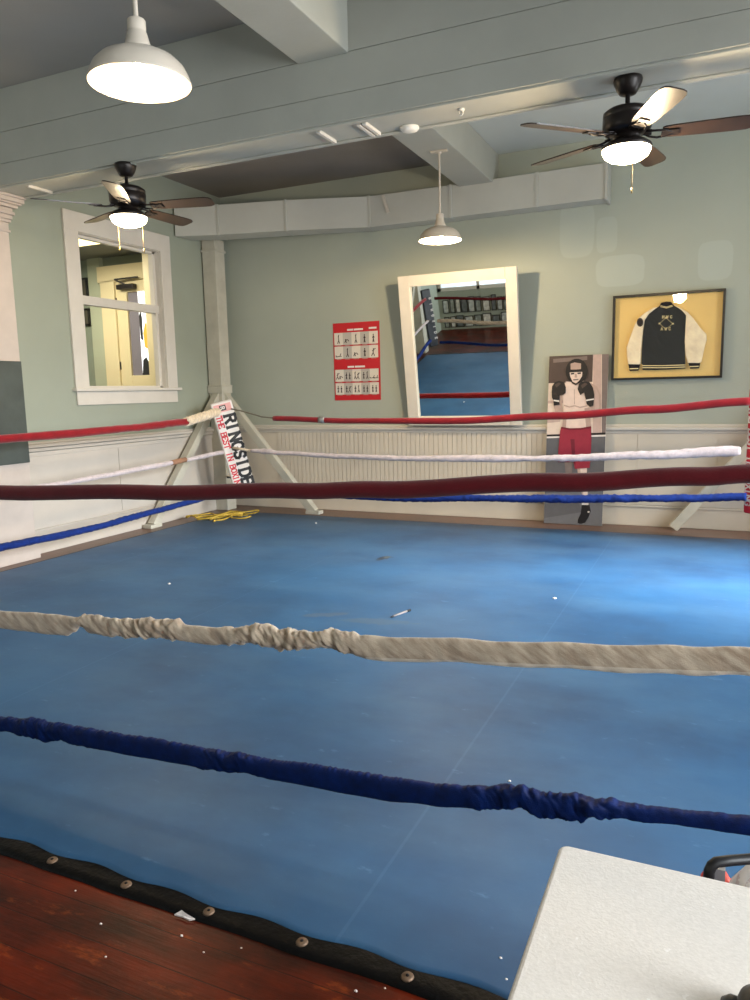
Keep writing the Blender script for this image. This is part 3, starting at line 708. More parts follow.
# yellow cord heaped in the far corner
m = MB(); rnd = random.Random(5)
for k in range(9):
    pts = []; a0 = rnd.uniform(-.22, .08); L = rnd.uniform(.35, .7); o = rnd.uniform(-.12, .12)
    for i in range(24):
        s = i / 23 - .5
        along = s * L + a0 + .06 * math.sin(s * 11 + k); across = o + .08 * math.sin(s * 8 + k * 1.7) + .03 * math.sin(s * 23 + k)
        d = Vector((.62, .78)); p = Vector((-5.04, 6.95)) + d * along + Vector((-.78, .62)) * across
        pts.append((min(p.x, -4.75) if False else p.x, min(p.y, 7.42), .022 + .012 * (k % 4) + .008 * math.sin(s * 11 + k)))
    m.tube(pts, .009, 6)
tag(m.build('cord_heap', mat('yellow_cord', (182, 152, 60), .6, .3, .35, 30)), 'loose heap of yellow cord on the canvas edge in the far corner', 'cord')

# ------------------------------------------------------------------ ceiling fans
FZ = 3.07
def make_fan(loc, label):
    x, y, z = loc
    r = thing('ceiling_fan', label, 'ceiling fan', loc, 'dark five-blade ceiling fans')
    MB().lathe(loc, [(.001, 0), (.075, 0), (.078, -.012), (.074, -.03), (.06, -.06), (.045, -.082), (.03, -.088), (.001, -.088)], 32).build('canopy', M_bronze, r)
    MB().lathe(loc, [(.013, -.08), (.013, -.13), (.022, -.14), (.03, -.15), (.03, -.16)], 18).build('downrod', M_bronze, r)
    MB().lathe(loc, [(.001, -.148), (.05, -.15), (.105, -.162), (.128, -.178), (.130, -.20), (.124, -.205), (.130, -.21), (.130, -.262), (.118, -.285), (.085, -.30), (.07, -.305), (.07, -.325), (.001, -.325)], 40).build('motor_housing', M_bronze, r)
    MB().lathe(loc, [(.001, -.318), (.06, -.32), (.08, -.325), (.11, -.335), (.134, -.352), (.138, -.366), (.132, -.37), (.001, -.36)], 40).build('light_fitter', M_bronze, r)
    MB().lathe(loc, [(.132, -.362), (.130, -.382), (.117, -.406), (.09, -.424), (.052, -.436), (.015, -.44), (.001, -.44)], 40).build('light_bowl', M_glass_glow, r)
    for k in range(5):
        a = math.radians(8 + 72 * k); d = Vector((math.cos(a), math.sin(a), 0)); s = Vector((-math.sin(a), math.cos(a), 0)); pz = Vector((0, 0, 1))
        tilt = math.radians(-12); s2 = s * math.cos(tilt) + pz * math.sin(tilt); up = d.cross(s2)
        c0 = Vector(loc) + Vector((0, 0, -.300))
        prof = [(.185, .042), (.2, .052), (.26, .058), (.40, .064), (.55, .068), (.61, .066), (.64, .054), (.652, .034)]
        top = [c0 + d * q + s2 * w for q, w in prof] + [c0 + d * q - s2 * w for q, w in prof[::-1]]
        b = MB().prism(top, up * .007).build('blade', M_blade, r)
        br = MB()
        for sg in (-1, 1):
            br.tube([c0 + d * .085 + s2 * .012 * sg + pz * .012, c0 + d * .12 + s2 * .03 * sg, c0 + d * .16 + s2 * .036 * sg - up * .006, c0 + d * .20 + s2 * .03 * sg - up * .006, c0 + d * .235 + s2 * .012 * sg - up * .006], .0065, 8)
        br.obox(c0 + d * .225 - up * .005, d * .045, s2 * .028, up * .003); br.obox(c0 + d * .1 + pz * .008, d * .03, s2 * .02, up * .006)
        br.build('blade_bracket', M_bronze, b)
    return r
fanr = make_fan((-.516, 4.575, FZ), 'dark bronze ceiling fan with lit bowl, hung before the wall of the framed jacket')
fanl = copy_thing(fanr, (-3.975, 4.45, FZ)); fanl.rotation_euler = (0, 0, math.radians(7)); fanl['label'] = 'dark bronze ceiling fan with lit bowl, in front of the interior window'
def chain(fan, dx, dy, z0, z1):
    x, y, z = fan.location
    MB().tube([(x + dx, y + dy, z + z0), (x + dx, y + dy, z + z1)], .0022, 6).tube([(x + dx, y + dy, z + z1), (x + dx, y + dy, z + z1 - .03)], .004, 8).build('pull_chain', M_chain, fan)
chain(fanr, .045, -.10, -.37, -.60)
chain(fanl, -.118, .03, -.35, -.56); chain(fanl, .118, -.01, -.35, -.60)

# ------------------------------------------------------------------ pendant lamps
def make_pendant(loc, drop, label):
    """loc: centre of the shade's rim; drop: height of the fixing above it"""
    x, y, z = loc
    r = thing('pendant_lamp', label, 'pendant lamp', loc, 'white enamel pendant lamps')
    MB().lathe(loc, [(.188, 0), (.19, .004), (.187, .012), (.182, .028), (.168, .056), (.140, .084), (.10, .104), (.062, .115), (.05, .122)], 48).build('shade', M_enamel, r).modifiers.new('thick', 'SOLIDIFY').thickness = .003
    MB().lathe(loc, [(.001, .225), (.03, .225), (.034, .22), (.034, .19), (.032, .184), (.036, .178), (.046, .14), (.054, .125), (.053, .115), (.045, .108)], 28).build('socket_cap', M_enamel, r)
    MB().lathe(loc, [(.009, .21), (.009, drop)], 14).build('stem', M_enamel, r)
    MB().lathe(loc, [(.001, drop), (.02, drop), (.022, drop - .02), (.012, drop - .03)], 20).build('canopy', M_enamel, r)
    MB().lathe(loc, [(.001, .012), (.02, .015), (.03, .028), (.032, .042), (.024, .062), (.016, .078), (.014, .09)], 20).build('bulb', M_bulb, r)
    return r
pn = make_pendant((-2.02, 2.37, 2.56), ZC - 2.56, 'lit white enamel pendant lamp hanging closest, in front of the boarded header beam')
pf = make_pendant((-2.275, 6.45, 2.70), 3.45 - 2.70, 'lit white enamel pendant lamp hanging from the far beam, above and before the mirror')
m = MB().box(-2.35, -2.20, 6.43, 6.47, 3.435, 3.45).build('mounting_bar', M_enamel, pf)

# smoke detector and small hook under the header
t = thing('smoke_detector', 'round white smoke detector under the header beam', 'smoke detector', (-1.865, 4.72, 3.05))
MB().lathe((-1.865, 4.72, 3.07), [(.001, 0), (.062, 0), (.062, -.010), (.056, -.013)], 32).build('base', M_plastic, t)
MB().lathe((-1.865, 4.72, 3.07), [(.055, -.012), (.05, -.022), (.028, -.028), (.001, -.029)], 32).build('cover', M_plastic, t)
t = thing('ceiling_hook', 'small white screw hook under the header beam', 'hook', (-1.47, 4.57, 3.07))
MB().lathe((-1.47, 4.57, 3.07), [(.001, 0), (.02, 0), (.018, -.012), (.006, -.016)], 16).build('base', M_plastic, t)
MB().tube([(-1.47 + .011 * math.sin(a), 4.57, 3.045 + .012 * math.cos(a)) for a in [i * .5 for i in range(11)]], .0035, 8).build('hook_loop', M_plastic, t)

# ------------------------------------------------------------------ flat art helper
def frame_fn(o, U, V):
    o, U, V = Vector(o), Vector(U), Vector(V); n = U.cross(V).normalized()
    return (lambda u, v, d=0.0: o + U * u + V * v + n * d), n
def ell(cx, cy, rx, ry, n=22, rot=0.0):
    return [(cx + rx * math.cos(a) * math.cos(rot) - ry * math.sin(a) * math.sin(rot), cy + rx * math.cos(a) * math.sin(rot) + ry * math.sin(a) * math.cos(rot)) for a in [2 * PI * i / n for i in range(n)]]
def clip01(p): return (min(1, max(0, p[0])), min(1, max(0, p[1])))

# ------------------------------------------------------------------ red exercise chart
P, n = frame_fn((-4.10, YB - .004, 1.305), (.59, 0, 0), (0, 0, .885)); n = -n if n.y > 0 else n
ch = thing('exercise_chart', 'red exercise chart with four rows of small figures on the back wall', 'poster', (-3.8, YB, 1.305))
def C(x, y): return ((x - 105) / 503, (948 - y) / 868)
def P2(P, pts, d, f): return [P(*f(x, y)) + Vector((0, -d, 0)) for x, y in pts]
MB().box(-4.10, -3.51, YB - .006, YB - .001, 1.305, 2.19).build('sheet', mat('chart_red', (196, 24, 36), .45), ch)
m = MB(); rnd = random.Random(11)
def rect(x0, y0, x1, y1): return [(x0, y0), (x1, y0), (x1, y1), (x0, y1)]
rowsY = [(188, 325), (340, 478), (600, 735), (752, 882)]
def stick(cx, cy, s, pose, red=False):
    mi = 3
    segs = {0: [((0, -.5), (0, .1)), ((0, .1), (-.12, .9)), ((0, .1), (.12, .9)), ((0, -.4), (-.2, 0)), ((0, -.4), (.2, 0))],
            1: [((-.3, .3), (.1, .1)), ((.1, .1), (.4, .5)), ((-.3, .3), (-.5, .8)), ((-.3, .3), (-.1, .8))],
            2: [((0, -.5), (.05, .2)), ((.05, .2), (-.2, .9)), ((.05, .2), (.25, .9)), ((0, -.4), (.1, -1.0))],
            3: [((-.6, .8), (.2, .7)), ((.2, .7), (.45, .1)), ((.2, .7), (.6, .7))],
            4: [((0, -.4), (-.1, .2)), ((-.1, .2), (-.45, .9)), ((-.1, .2), (.2, .9)), ((0, -.4), (.4, -.7)), ((0, -.4), (-.3, -.1))]}[pose]
    for (a, b) in segs:
        A = Vector((cx + a[0] * s, cy + a[1] * s)); B = Vector((cx + b[0] * s, cy + b[1] * s)); d = (B - A).normalized() * 1; q = Vector((-d.y, d.x)) * (s * .075)
        m.poly(P2(P, [tuple(A + q), tuple(B + q), tuple(B - q), tuple(A - q)], .0095, C), 3)
    h = segs[0][0]; m.poly(P2(P, ell(cx + h[0] * s, cy + (h[1] - .18) * s, s * .12, s * .14, 12), .0095, C), 3)
for ri, (y0, y1) in enumerate(rowsY):
    for k in range(5):
        x0 = 118 + k * 95; m.poly(P2(P, rect(x0, y0, x0 + 95, y1), .0075, C), 1 if k % 2 == 0 else 2)
        cy = (y0 + y1) / 2
        if ri < 2: stick(x0 + 47, cy + 4, 52, [[2, 1, 2, 0, 0], [3, 2, 1, 0, 4]][ri][k])
        else:
            stick(x0 + 30, cy + 2, 44, [[4, 0, 2, 0, 3], [0, 0, 0, 0, 0]][ri - 2][k]); stick(x0 + 66, cy + 4, 44, [[1, 0, 4, 2, 3], [0, 4, 2, 0, 0]][ri - 2][k])
        m.poly(P2(P, rect(x0 + 20, y1 + 4, x0 + 75, y1 + 8), .0075, C), 2)
for (x0, y0, x1, y1) in ((262, 150, 330, 170), (336, 150, 435, 170), (498, 143, 580, 163), (258, 562, 330, 582), (338, 562, 448, 582)):
    m.poly(P2(P, rect(x0, y0, x1, y1), .0075, C), 0)
m.build('print', [M_inkwhite, mat('chart_white', (222, 214, 202), .5), mat('chart_grey', (186, 180, 172), .5), mat('chart_figure', (70, 56, 56), .5)], ch)

# ------------------------------------------------------------------ leaning wall mirror
th = math.radians(9.4)
mb_ = Vector((0, 7.80, 1.022)); up = Vector((0, -math.sin(th), math.cos(th))); nn = Vector((0, -math.cos(th), -math.sin(th)))
mr = thing('wall_mirror', 'large white framed mirror tilted forward above the chair rail', 'mirror', (-2.55, 7.80, 1.022))
x0, x1, Hm = -3.125, -1.852, 1.60
def mbox(m, a0, a1, v0, v1, d0, d1, mi=0):
    c = mb_ + Vector(((a0 + a1) / 2, 0, 0)) + up * ((v0 + v1) / 2) + nn * ((d0 + d1) / 2)
    m.obox(c, ((a1 - a0) / 2, 0, 0), up * ((v1 - v0) / 2), nn * ((d1 - d0) / 2), mi)
m = MB(); bl, brr, bt, bb = .128, .118, .115, .095
mbox(m, x0, x0 + bl, 0, Hm, -.01, .045); mbox(m, x1 - brr, x1, 0, Hm, -.01, .045); mbox(m, x0 + bl, x1 - brr, Hm - bt, Hm, -.01, .045); mbox(m, x0 + bl, x1 - brr, 0, bb, -.01, .045)
m.build('frame', M_mframe, mr, bevel=.006)
m = MB(); mbox(m, x0 + .05, x1 - .05, .05, Hm - .05, 0, .01); m.build('mirror_glass', M_mirror, mr)
m = MB(); mbox(m, x0 + .03, x1 - .03, .03, Hm - .03, -.016, -.002); m.build('backing', M_greyboard, mr)
for wx in (-2.9, -2.1): MB().tube([(wx, 7.575, 2.45), (wx, YB, 2.62)], .004, 6).build('hanging_wire', M_cable, mr)

# ------------------------------------------------------------------ boxer photo panel
o = Vector((-1.598, 7.70, .004)); U = Vector((.588, -.01, 0)); V = Vector((.008, .148, 1.715))
P, n = frame_fn(o, U, V)
bxp = thing('photo_panel', 'tall photo panel of a boxer in headgear and red shorts leaning on the wall', 'photo panel', (-1.3, 7.7, 0))
nrm = U.cross(V).normalized(); nrm = nrm if nrm.y < 0 else -nrm
m = MB(); m.obox(o + U / 2 + V / 2 - nrm * .006, U / 2, V / 2, nrm * .0055); m.build('board', mat('panel_board', (206, 194, 180), .6), bxp)
def A(x, y):
    xl = 552.2 - (y - 356) * (7.7 / 168.5); xr = 611.0 - (y - 356) * (8.2 / 171)
    u = (x - xl) / (xr - xl); vv = 1 - (y - 356) / (168.5 + 2.5 * u); return clip01((u, vv))
def pu(*pts): return [(540 + x / 9.375, 345 + y / 9.375) for x, y in pts]
def pl(*pts): return [(540 + x / 6.25, 430 + y / 6.25) for x, y in pts]
m = MB(); lay = [0]
def art(pts, mi):
    lay[0] += 1; m.poly([P(*A(x, y)) + nrm * (.0004 + .00035 * lay[0]) for x, y in pts], mi)
# 0 dark brown,1 pale wall,2 pinkish column,3 floor grey,4 skin,5 skin shade,6 black,7 shorts,8 white,9 mid grey,10 floor dark, 11 shorts dark
art([(540, 356), (615, 356), (615, 440), (535, 440)], 1)
art(pu((90, 90), (525, 90), (515, 355), (95, 355)), 0)
art(pu((150, 130), (470, 115), (470, 150), (150, 165)), 9)
art(pu((525, 90), (600, 90), (590, 840), (515, 840)), 2)
art(pu((605, 90), (670, 90), (650, 840), (596, 840)), 9)
art(pu((85, 520), (240, 520), (240, 545), (82, 545)), 2)
art(pu((75, 700), (215, 690), (210, 720), (75, 730)), 2)
art([(535, 436.5), (615, 436.5), (615, 530), (535, 530)], 3)
art([(535, 434.3), (615, 433.5), (615, 435.6), (535, 436.2)], 6)
art([(535, 436.4), (615, 435.8), (615, 437.4), (535, 438)], 8)
art(pl((20, 400), (420, 390), (420, 620), (20, 620)), 10)
art(pl((30, 470), (250, 440), (270, 520), (30, 560)), 3)
# back leg, front leg
art(pl((165, 190), (215, 190), (212, 262), (205, 330), (180, 330), (170, 262)), 9)
art(pl((243, 225), (306, 225), (303, 300), (308, 380), (308, 440), (276, 440), (268, 380), (250, 300)), 4)
art(pl((243, 225), (262, 225), (268, 300), (280, 380), (282, 440), (276, 440), (268, 380), (250, 300)), 5)
art(pl((272, 436), (312, 436), (312, 478), (270, 478)), 8)
art(pl((270, 474), (318, 474), (326, 512), (312, 550), (290, 586), (262, 594), (243, 588), (246, 566), (264, 528)), 6)
art(pl((306, 512), (320, 514), (316, 524), (306, 522)), 8)
# arms and torso
art(pu((255, 370), (235, 440), (230, 560), (245, 640), (215, 690), (170, 650), (150, 560), (150, 500), (215, 480), (225, 400)), 5)
art(pu((500, 365), (560, 400), (590, 480), (590, 600), (560, 690), (520, 700), (500, 640), (480, 560), (470, 420)), 5)
art(pu((545, 420), (572, 470), (575, 580), (555, 660), (535, 600), (540, 500)), 2)
art(pu((270, 345), (330, 350), (360, 375), (430, 340), (500, 365), (515, 430), (490, 560), (495, 680), (505, 800), (222, 800), (250, 640), (240, 520), (240, 420)), 4)
art(pu((345, 420), (352, 420), (352, 560), (345, 560)), 5)
art(pu((250, 560), (300, 578), (345, 568), (352, 568), (400, 584), (470, 570), (470, 582), (400, 596), (350, 580), (300, 590), (250, 574)), 5)
art(pu((440, 600), (490, 590), (500, 780), (455, 790)), 5)
art(pu((250, 640), (275, 650), (265, 780), (228, 780)), 5)
art(pu((320, 345), (420, 330), (400, 372), (360, 385), (335, 372)), 5)
# shorts
art(pu((222, 770), (300, 785), (400, 785), (500, 770)) + pl((335, 60), (330, 150), (322, 240), (232, 246), (220, 196), (196, 204), (125, 200), (128, 130), (140, 10)), 7)
art(pl((205, 60), (230, 60), (235, 230), (218, 196)), 11)
art(pl((125, 180), (215, 178), (218, 198), (125, 204)), 11)
art(pu((222, 768), (300, 783), (400, 783), (500, 768), (502, 786), (400, 800), (300, 800), (220, 786)), 11)
# head with guard
art(ell(*pu((372, 252))[0], 11.0, 12.4), 6)
art(pu((316, 180), (355, 170), (414, 182), (412, 234), (316, 240)), 5)
art(pu((306, 262), (425, 260), (422, 300), (398, 338), (365, 366), (334, 350), (312, 310)), 4)
art(pu((318, 268), (350, 266), (350, 280), (318, 282)), 6)
art(pu((380, 266), (412, 264), (412, 278), (380, 280)), 6)
art(pu((356, 275), (372, 275), (378, 312), (352, 312)), 5)
art(pu((338, 326), (390, 324), (386, 336), (342, 338)), 9)
art(pu((290, 235), (410, 238), (412, 258), (290, 260)), 6)
art(pu((312, 300), (334, 350), (365, 366), (398, 338), (404, 350), (366, 382), (328, 364), (304, 310)), 6)
# gloves
art(pu((134, 440), (140, 385), (165, 350), (205, 336), (252, 350), (270, 400), (266, 455), (240, 470), (212, 472), (208, 540), (210, 560), (152, 568), (150, 520), (136, 490)), 6)
art(pu((380, 420), (394, 368), (440, 345), (492, 358), (522, 410), (534, 480), (530, 520), (524, 575), (490, 588), (462, 560), (452, 510), (440, 452), (405, 476)), 6)
art(pu((152, 512), (206, 520), (206, 534), (152, 526)), 8)
art(pu((455, 520), (530, 510), (530, 522), (458, 534)), 8)
art(pu((165, 370), (205, 352), (225, 365), (180, 400)), 0)
art(pu((410, 385), (450, 362), (475, 375), (425, 415)), 0)
m.build('picture', [mat('art_%d' % i, c_, .45, .4, .08, 20) for i, c_ in enumerate([(78, 64, 60), (226, 208, 194), (196, 170, 160), (96, 95, 98), (228, 206, 194), (184, 158, 146), (30, 26, 27), (150, 42, 60), (232, 224, 218), (122, 108, 104), (112, 112, 116), (112, 28, 44)])], bxp)

# ------------------------------------------------------------------ framed jacket
FX0, FX1, FZ0, FZ1 = -.972, .033, 1.458, 2.276
fy = YB - .055
sb = thing('display_frame', 'black framed glass display case with yellow backing on the back wall', 'display frame', ((FX0 + FX1) / 2, YB, FZ0))
sk = .004
m = MB(); e = .022
m.box(FX0, FX1, fy, YB, FZ0, FZ0 + e).box(FX0, FX1, fy, YB, FZ1 - e, FZ1).box(FX0, FX0 + e, fy, YB, FZ0 + e, FZ1 - e).box(FX1 - e, FX1, fy, YB, FZ0 + e, FZ1 - e)
m.build('frame', mat('black_frame', (22, 20, 20), .35, .5), sb, bevel=.002)
MB().box(FX0 + .01, FX1 - .01, YB - .012, YB - .004, FZ0 + .01, FZ1 - .01).build('backing', mat('yellow_mat', (255, 216, 136), .7, .2, .05, 5), sb)
MB().box(FX0 + e - .004, FX1 - e + .004, fy + .012, fy + .015, FZ0 + e - .004, FZ1 - e + .004).build('glass', M_casewin, sb)
P, n = frame_fn((FX0, YB - .014, FZ0), (FX1 - FX0, 0, 0), (0, 0, FZ1 - FZ0))
def J(x, y):
    t = (y - 76) / 500; xl = 48 - 13 * t; xr = 703 - 31 * t; u = (x - xl) / (xr - xl)
    yt = 95 - 38 * u; yb = 582 - 7 * u; return (u, 1 - (y - yt) / (yb - yt))
jk = thing('varsity_jacket', 'black varsity jacket with cream sleeves pinned inside the display frame', 'jacket', (-.47, YB - .02, 1.6))
def jp(pts, d0, d1): return [P(*J(x, y)) + Vector((0, -d0, 0)) for x, y in pts], (0, -(d1 - d0), 0)
def jpart(name, pts, d0, d1, mt, bev=.004):
    a, b = jp(pts, d0, d1); return MB().prism(a, b).build(name, mt, jk, bevel=bev, bseg=3)
M_jblack = cloth('black_wool', (34, 32, 36), .2, 12, wave=.8, sheen=.1, stretch=(1, 1, .3)); M_jcream = cloth('cream_leather', (246, 226, 192), .14, 10, wave=1.5, sheen=0, rough=.5)
M_jgold = mat('gold_thread', (236, 216, 160), .7)
jpart('body', [(300, 168), (322, 155), (366, 168), (408, 152), (430, 162), (462, 188), (478, 210), (472, 300), (468, 400), (470, 492), (400, 496), (300, 492), (216, 488), (220, 400), (228, 300), (238, 232), (262, 198)], .002, .024, M_jblack)
jpart('sleeve', [(318, 158), (262, 198), (236, 236), (226, 300), (216, 400), (212, 488), (200, 492), (138, 490), (130, 440), (128, 390), (150, 330), (176, 262), (200, 222), (240, 190), (290, 162)], .001, .030, M_jcream, .008)
jpart('sleeve', [(412, 152), (450, 168), (488, 192), (520, 228), (556, 280), (590, 318), (592, 350), (578, 400), (560, 480), (548, 488), (484, 486), (472, 440), (468, 360), (474, 270), (478, 208), (450, 176)], .001, .030, M_jcream, .008)
jpart('collar', [(322, 156), (336, 134), (366, 128), (392, 130), (410, 152), (400, 160), (366, 170), (334, 162)], .002, .030, M_jblack)
c = MB()
for off in (0, 10):
    a, b = jp([(330, 150 + off * .6), (366, 158 + off * .6), (402, 148 + off * .6), (402, 151 + off * .6), (366, 161.5 + off * .6), (330, 153 + off * .6)], .030, .032); c.prism(a, b)
c.build('collar_stripe', M_jgold, jk)
jpart('lower_edge', [(222, 486), (300, 490), (400, 494), (468, 490), (470, 518), (400, 522), (300, 524), (222, 522)], .003, .028, M_jblack)
c = MB()
for yy in (497, 509):
    a, b = jp([(222, yy - 2), (340, yy), (470, yy - 3), (470, yy + 2), (340, yy + 5), (222, yy + 3)], .028, .030); c.prism(a, b)
c.build('hem_stripe', M_jgold, jk)
for pts, ln in (([(138, 488), (208, 490), (198, 526), (146, 528)], (140, 206)), ([(486, 484), (554, 486), (546, 518), (496, 520)], (488, 552))):
    cf = jpart('cuff', pts, .003, .030, M_jblack)
    c = MB(); yb_ = pts[2][1] - 14
    a, b = jp([(ln[0] + 5, yb_), (ln[1] - 7, yb_ - 1), (ln[1] - 8, yb_ + 5), (ln[0] + 6, yb_ + 6)], .030, .032); c.prism(a, b); c.build('cuff_stripe', M_jgold, cf)
a, b = jp(ell(210, 246, 19, 25), .030, .034); MB().prism(a, b).build('round_patch', mat('patch_black', (34, 28, 28), .7), jk)
c = MB()
a, b = jp(ell(210, 246, 17, 22), .034, .0345)
for (q0, q1) in zip(ell(210, 246, 14, 19, 18), ell(210, 246, 14, 19, 18)[1:]):
    pA = P(*J(*q0)) + Vector((0, -.0345, 0)); pB = P(*J(*q1)) + Vector((0, -.0345, 0)); c.bar(pA, pB, .003, .002)
c.build('patch_ring', mat('patch_line', (120, 100, 70), .7), jk)
c = MB(); D = [(362, 222), (402, 256), (360, 288), (324, 254)]
for q0, q1 in zip(D, D[1:] + D[:1]):
    pA = P(*J(*q0)) + Vector((0, -.025, 0)); pB = P(*J(*q1)) + Vector((0, -.025, 0)); c.bar(pA, pB, .007, .003)
for q in D: pA = P(*J(*q)) + Vector((0, -.0255, 0)); c.obox(pA, (.008, 0, 0), (0, .0015, 0), (0, 0, .007))
def word(txt, x, y, step, size):
    for i, chh in enumerate(txt):
        letters(c, chh, P(*J(x + step * i, y)) + Vector((0, -.0265, 0)), (1, 0, 0), (0, 0, 1), (0, -1, 0), size, 0, .0065, 0, serif=False)
word('HWC', 340, 224, 23, .024); word('AWC', 331, 293, 23, .024)
c.build('chest_emblem', M_jgold, jk)

# ------------------------------------------------------------------ white table, lower right, and what is by it
TX0, TX1, TY0, TY1, TZ = -.178, .95, .18, .993, .76
tb = thing('folding_table', 'off-white speckled folding table in the near right corner of the view', 'table', (.39, .58, 0))
def rr(x0, x1, y0, y1, r, k=6):
    out = []
    for (cx, cy, a0) in ((x1 - r, y1 - r, 0), (x0 + r, y1 - r, PI / 2), (x0 + r, y0 + r, PI), (x1 - r, y0 + r, 1.5 * PI)):
        for i in range(k + 1): a = a0 + PI / 2 * i / k; out.append((cx + r * math.cos(a), cy + r * math.sin(a)))
    return out
m, nt, b = blank('white_table_plastic')
v = nt.coords(); c1 = nt.ramp(nt.noise(v, 160, 4, .7), .35, .7, lin((202, 196, 189)), lin((212, 206, 199)))
sp = nt.ramp(nt.noise(v, 90, 2), .70, .74); c1 = nt.mix(nt.math('MULTIPLY', sp, .35), c1, lin((238, 236, 234)))
dk = nt.ramp(nt.noise(v, 55, 2), .76, .78); c1 = nt.mix(nt.math('MULTIPLY', dk, .4), c1, lin((150, 140, 130)))
nt.l.new(c1, b.inputs['Base Color']); b.inputs['Roughness'].default_value = .5
bp = nt.new('ShaderNodeBump'); bp.inputs['Strength'].default_value = .15; bp.inputs['Distance'].default_value = .003
nt.l.new(nt.noise(v, 220, 3), bp.inputs['Height']); nt.l.new(bp.outputs[0], b.inputs['Normal'])
M_table = m
MB().prism([(x, y, TZ - .042) for x, y in rr(TX0, TX1, TY0, TY1, .014)], (0, 0, .042)).build('table_top', M_table, tb, bevel=.006, bseg=3)
M_leggrey = mat('grey_leg_metal', (120, 120, 122), .4, metal=.5)
for lx in (TX0 + .12, TX1 - .12):
    m = MB()
    for ly in (TY0 + .1, TY1 - .1): MB().tube([(lx, ly, 0), (lx, ly, TZ - .04)], .014, 12).build('leg', M_leggrey, tb)
    MB().tube([(lx, TY0 + .1, .12), (lx, TY1 - .1, .12)], .011, 10).build('stretcher', M_leggrey, tb)
# dark handled lid at the frame's lower edge
k = thing('black_flask', 'black rounded flask lid with a grey ring lying on the white table', 'flask', (.05, .76, TZ))
MB().lathe((.070, .757, TZ), [(.001, .0), (.026, .0), (.029, .004), (.029, .02), (.026, .03), (.016, .037), (.001, .039)], 32).build('body', mat('black_rubber', (34, 34, 38), .45), k)
MB().lathe((.070, .757, TZ), [(.0295, .006), (.0305, .008), (.0305, .011), (.0295, .013)], 32).build('ring', M_tape, k)
MB().tube([(.046, .758, TZ + .014), (.036, .762, TZ + .013), (.030, .764, TZ + .011)], [.011, .010, .006], 14).build('spout', mat('dark_grey_rubber', (58, 60, 64), .5), k)

# chair beyond the table: black tubular arm, plastic bag on its seat
chx = Vector((.016, 1.065, 0)); dv1 = Vector((.873, .487, 0)).normalized(); dv2 = Vector((-.487, .873, 0)).normalized()
cc = thing('metal_chair', 'black tube-framed chair pushed up to the far side of the table', 'chair', (.25, 1.3, 0))
M_tube = mat('black_powder_coat', (24, 24, 27), .4, .5); M_silver = mat('silver_bracket', (170, 172, 178), .35, metal=.5)
def pt(a, b2, z): p = chx + dv1 * a - dv2 * b2; return (p.x, p.y, z)
arm = [pt(-.0, .0, .0), pt(-.0, .0, .58), pt(.0, .0, .70), pt(.0005, 0, .722), pt(.004, 0, .730), pt(.010, 0, .7345), pt(.03, 0, .7355), pt(.2, 0, .737), pt(.42, 0, .738)]
MB().tube(arm[:2], .0075, 12).build('leg', M_tube, cc)
MB().tube(arm[1:], .0075, 12).build('arm_rail', M_tube, cc)
MB().bar(pt(.016, -.004, .60), pt(.016, -.004, .724), .012, .018).build('bracket', M_silver, cc)
MB().tube([pt(.42, 0, 0), pt(.42, 0, .738)], .012, 12).build('leg', M_tube, cc)
far = [pt(0, -.0, 0)]
MB().obox(Vector(pt(.22, -.10, .435)), dv1 * .2, dv2 * .16, (0, 0, .016)).build('seat', mat('black_seat', (34, 34, 38), .6), cc, bevel=.01)
for a in (.03, .41): MB().tube([pt(a, .16, 0), pt(a, .16, .45)], .012, 12).build('leg', M_tube, cc)
def lump(c, rx, ry, rz, seed, amp, n=26):
    R = []
    for i in range(n // 2 + 1):
        ph = PI * i / (n // 2); ring = []
        for j in range(n):
            a = 2 * PI * j / n; d = Vector((math.sin(ph) * math.cos(a), math.sin(ph) * math.sin(a), math.cos(ph)))
            kf = 1 + amp * noise.noise(d * 2.2 + Vector((seed, 0, 0))) + amp * .5 * noise.noise(d * 6 + Vector((seed, 4, 0)))
            ring.append((c[0] + d.x * rx * kf, c[1] + d.y * ry * kf, c[2] + max(-.8, d.z) * rz * kf))
        R.append(ring)
    return MB().rings(R, True)
m, nt, b = blank('printed_white_plastic'); v = nt.coords((1, 1, 1), (0, .3, .5))
wv = nt.n.new('ShaderNodeTexWave'); wv.inputs['Scale'].default_value = 16; wv.inputs['Distortion'].default_value = 3; nt.l.new(v, wv.inputs['Vector'])
f = nt.math('MULTIPLY', nt.math('GREATER_THAN', wv.outputs['Fac'], .78), nt.math('GREATER_THAN', nt.noise(v, 60, 2), .5))
nt.l.new(nt.mix(nt.math('MULTIPLY', f, .5), lin((240, 238, 246)), lin((190, 160, 180))), b.inputs['Base Color']); b.inputs['Roughness'].default_value = .35
tag(lump((.118, 1.275, .535), .075, .07, .08, 2.0, .18).build('plastic_bag', m), 'white printed plastic bag on the chair beyond the table', 'bag')
tag(lump((.034, 1.33, .50), .034, .035, .058, 6.0, .12).build('cloth_bundle', mat('orange_red_cloth', (236, 84, 62), .6, var=.1, scale=10)), 'orange red bundle tucked behind the white bag on the chair', 'bundle')

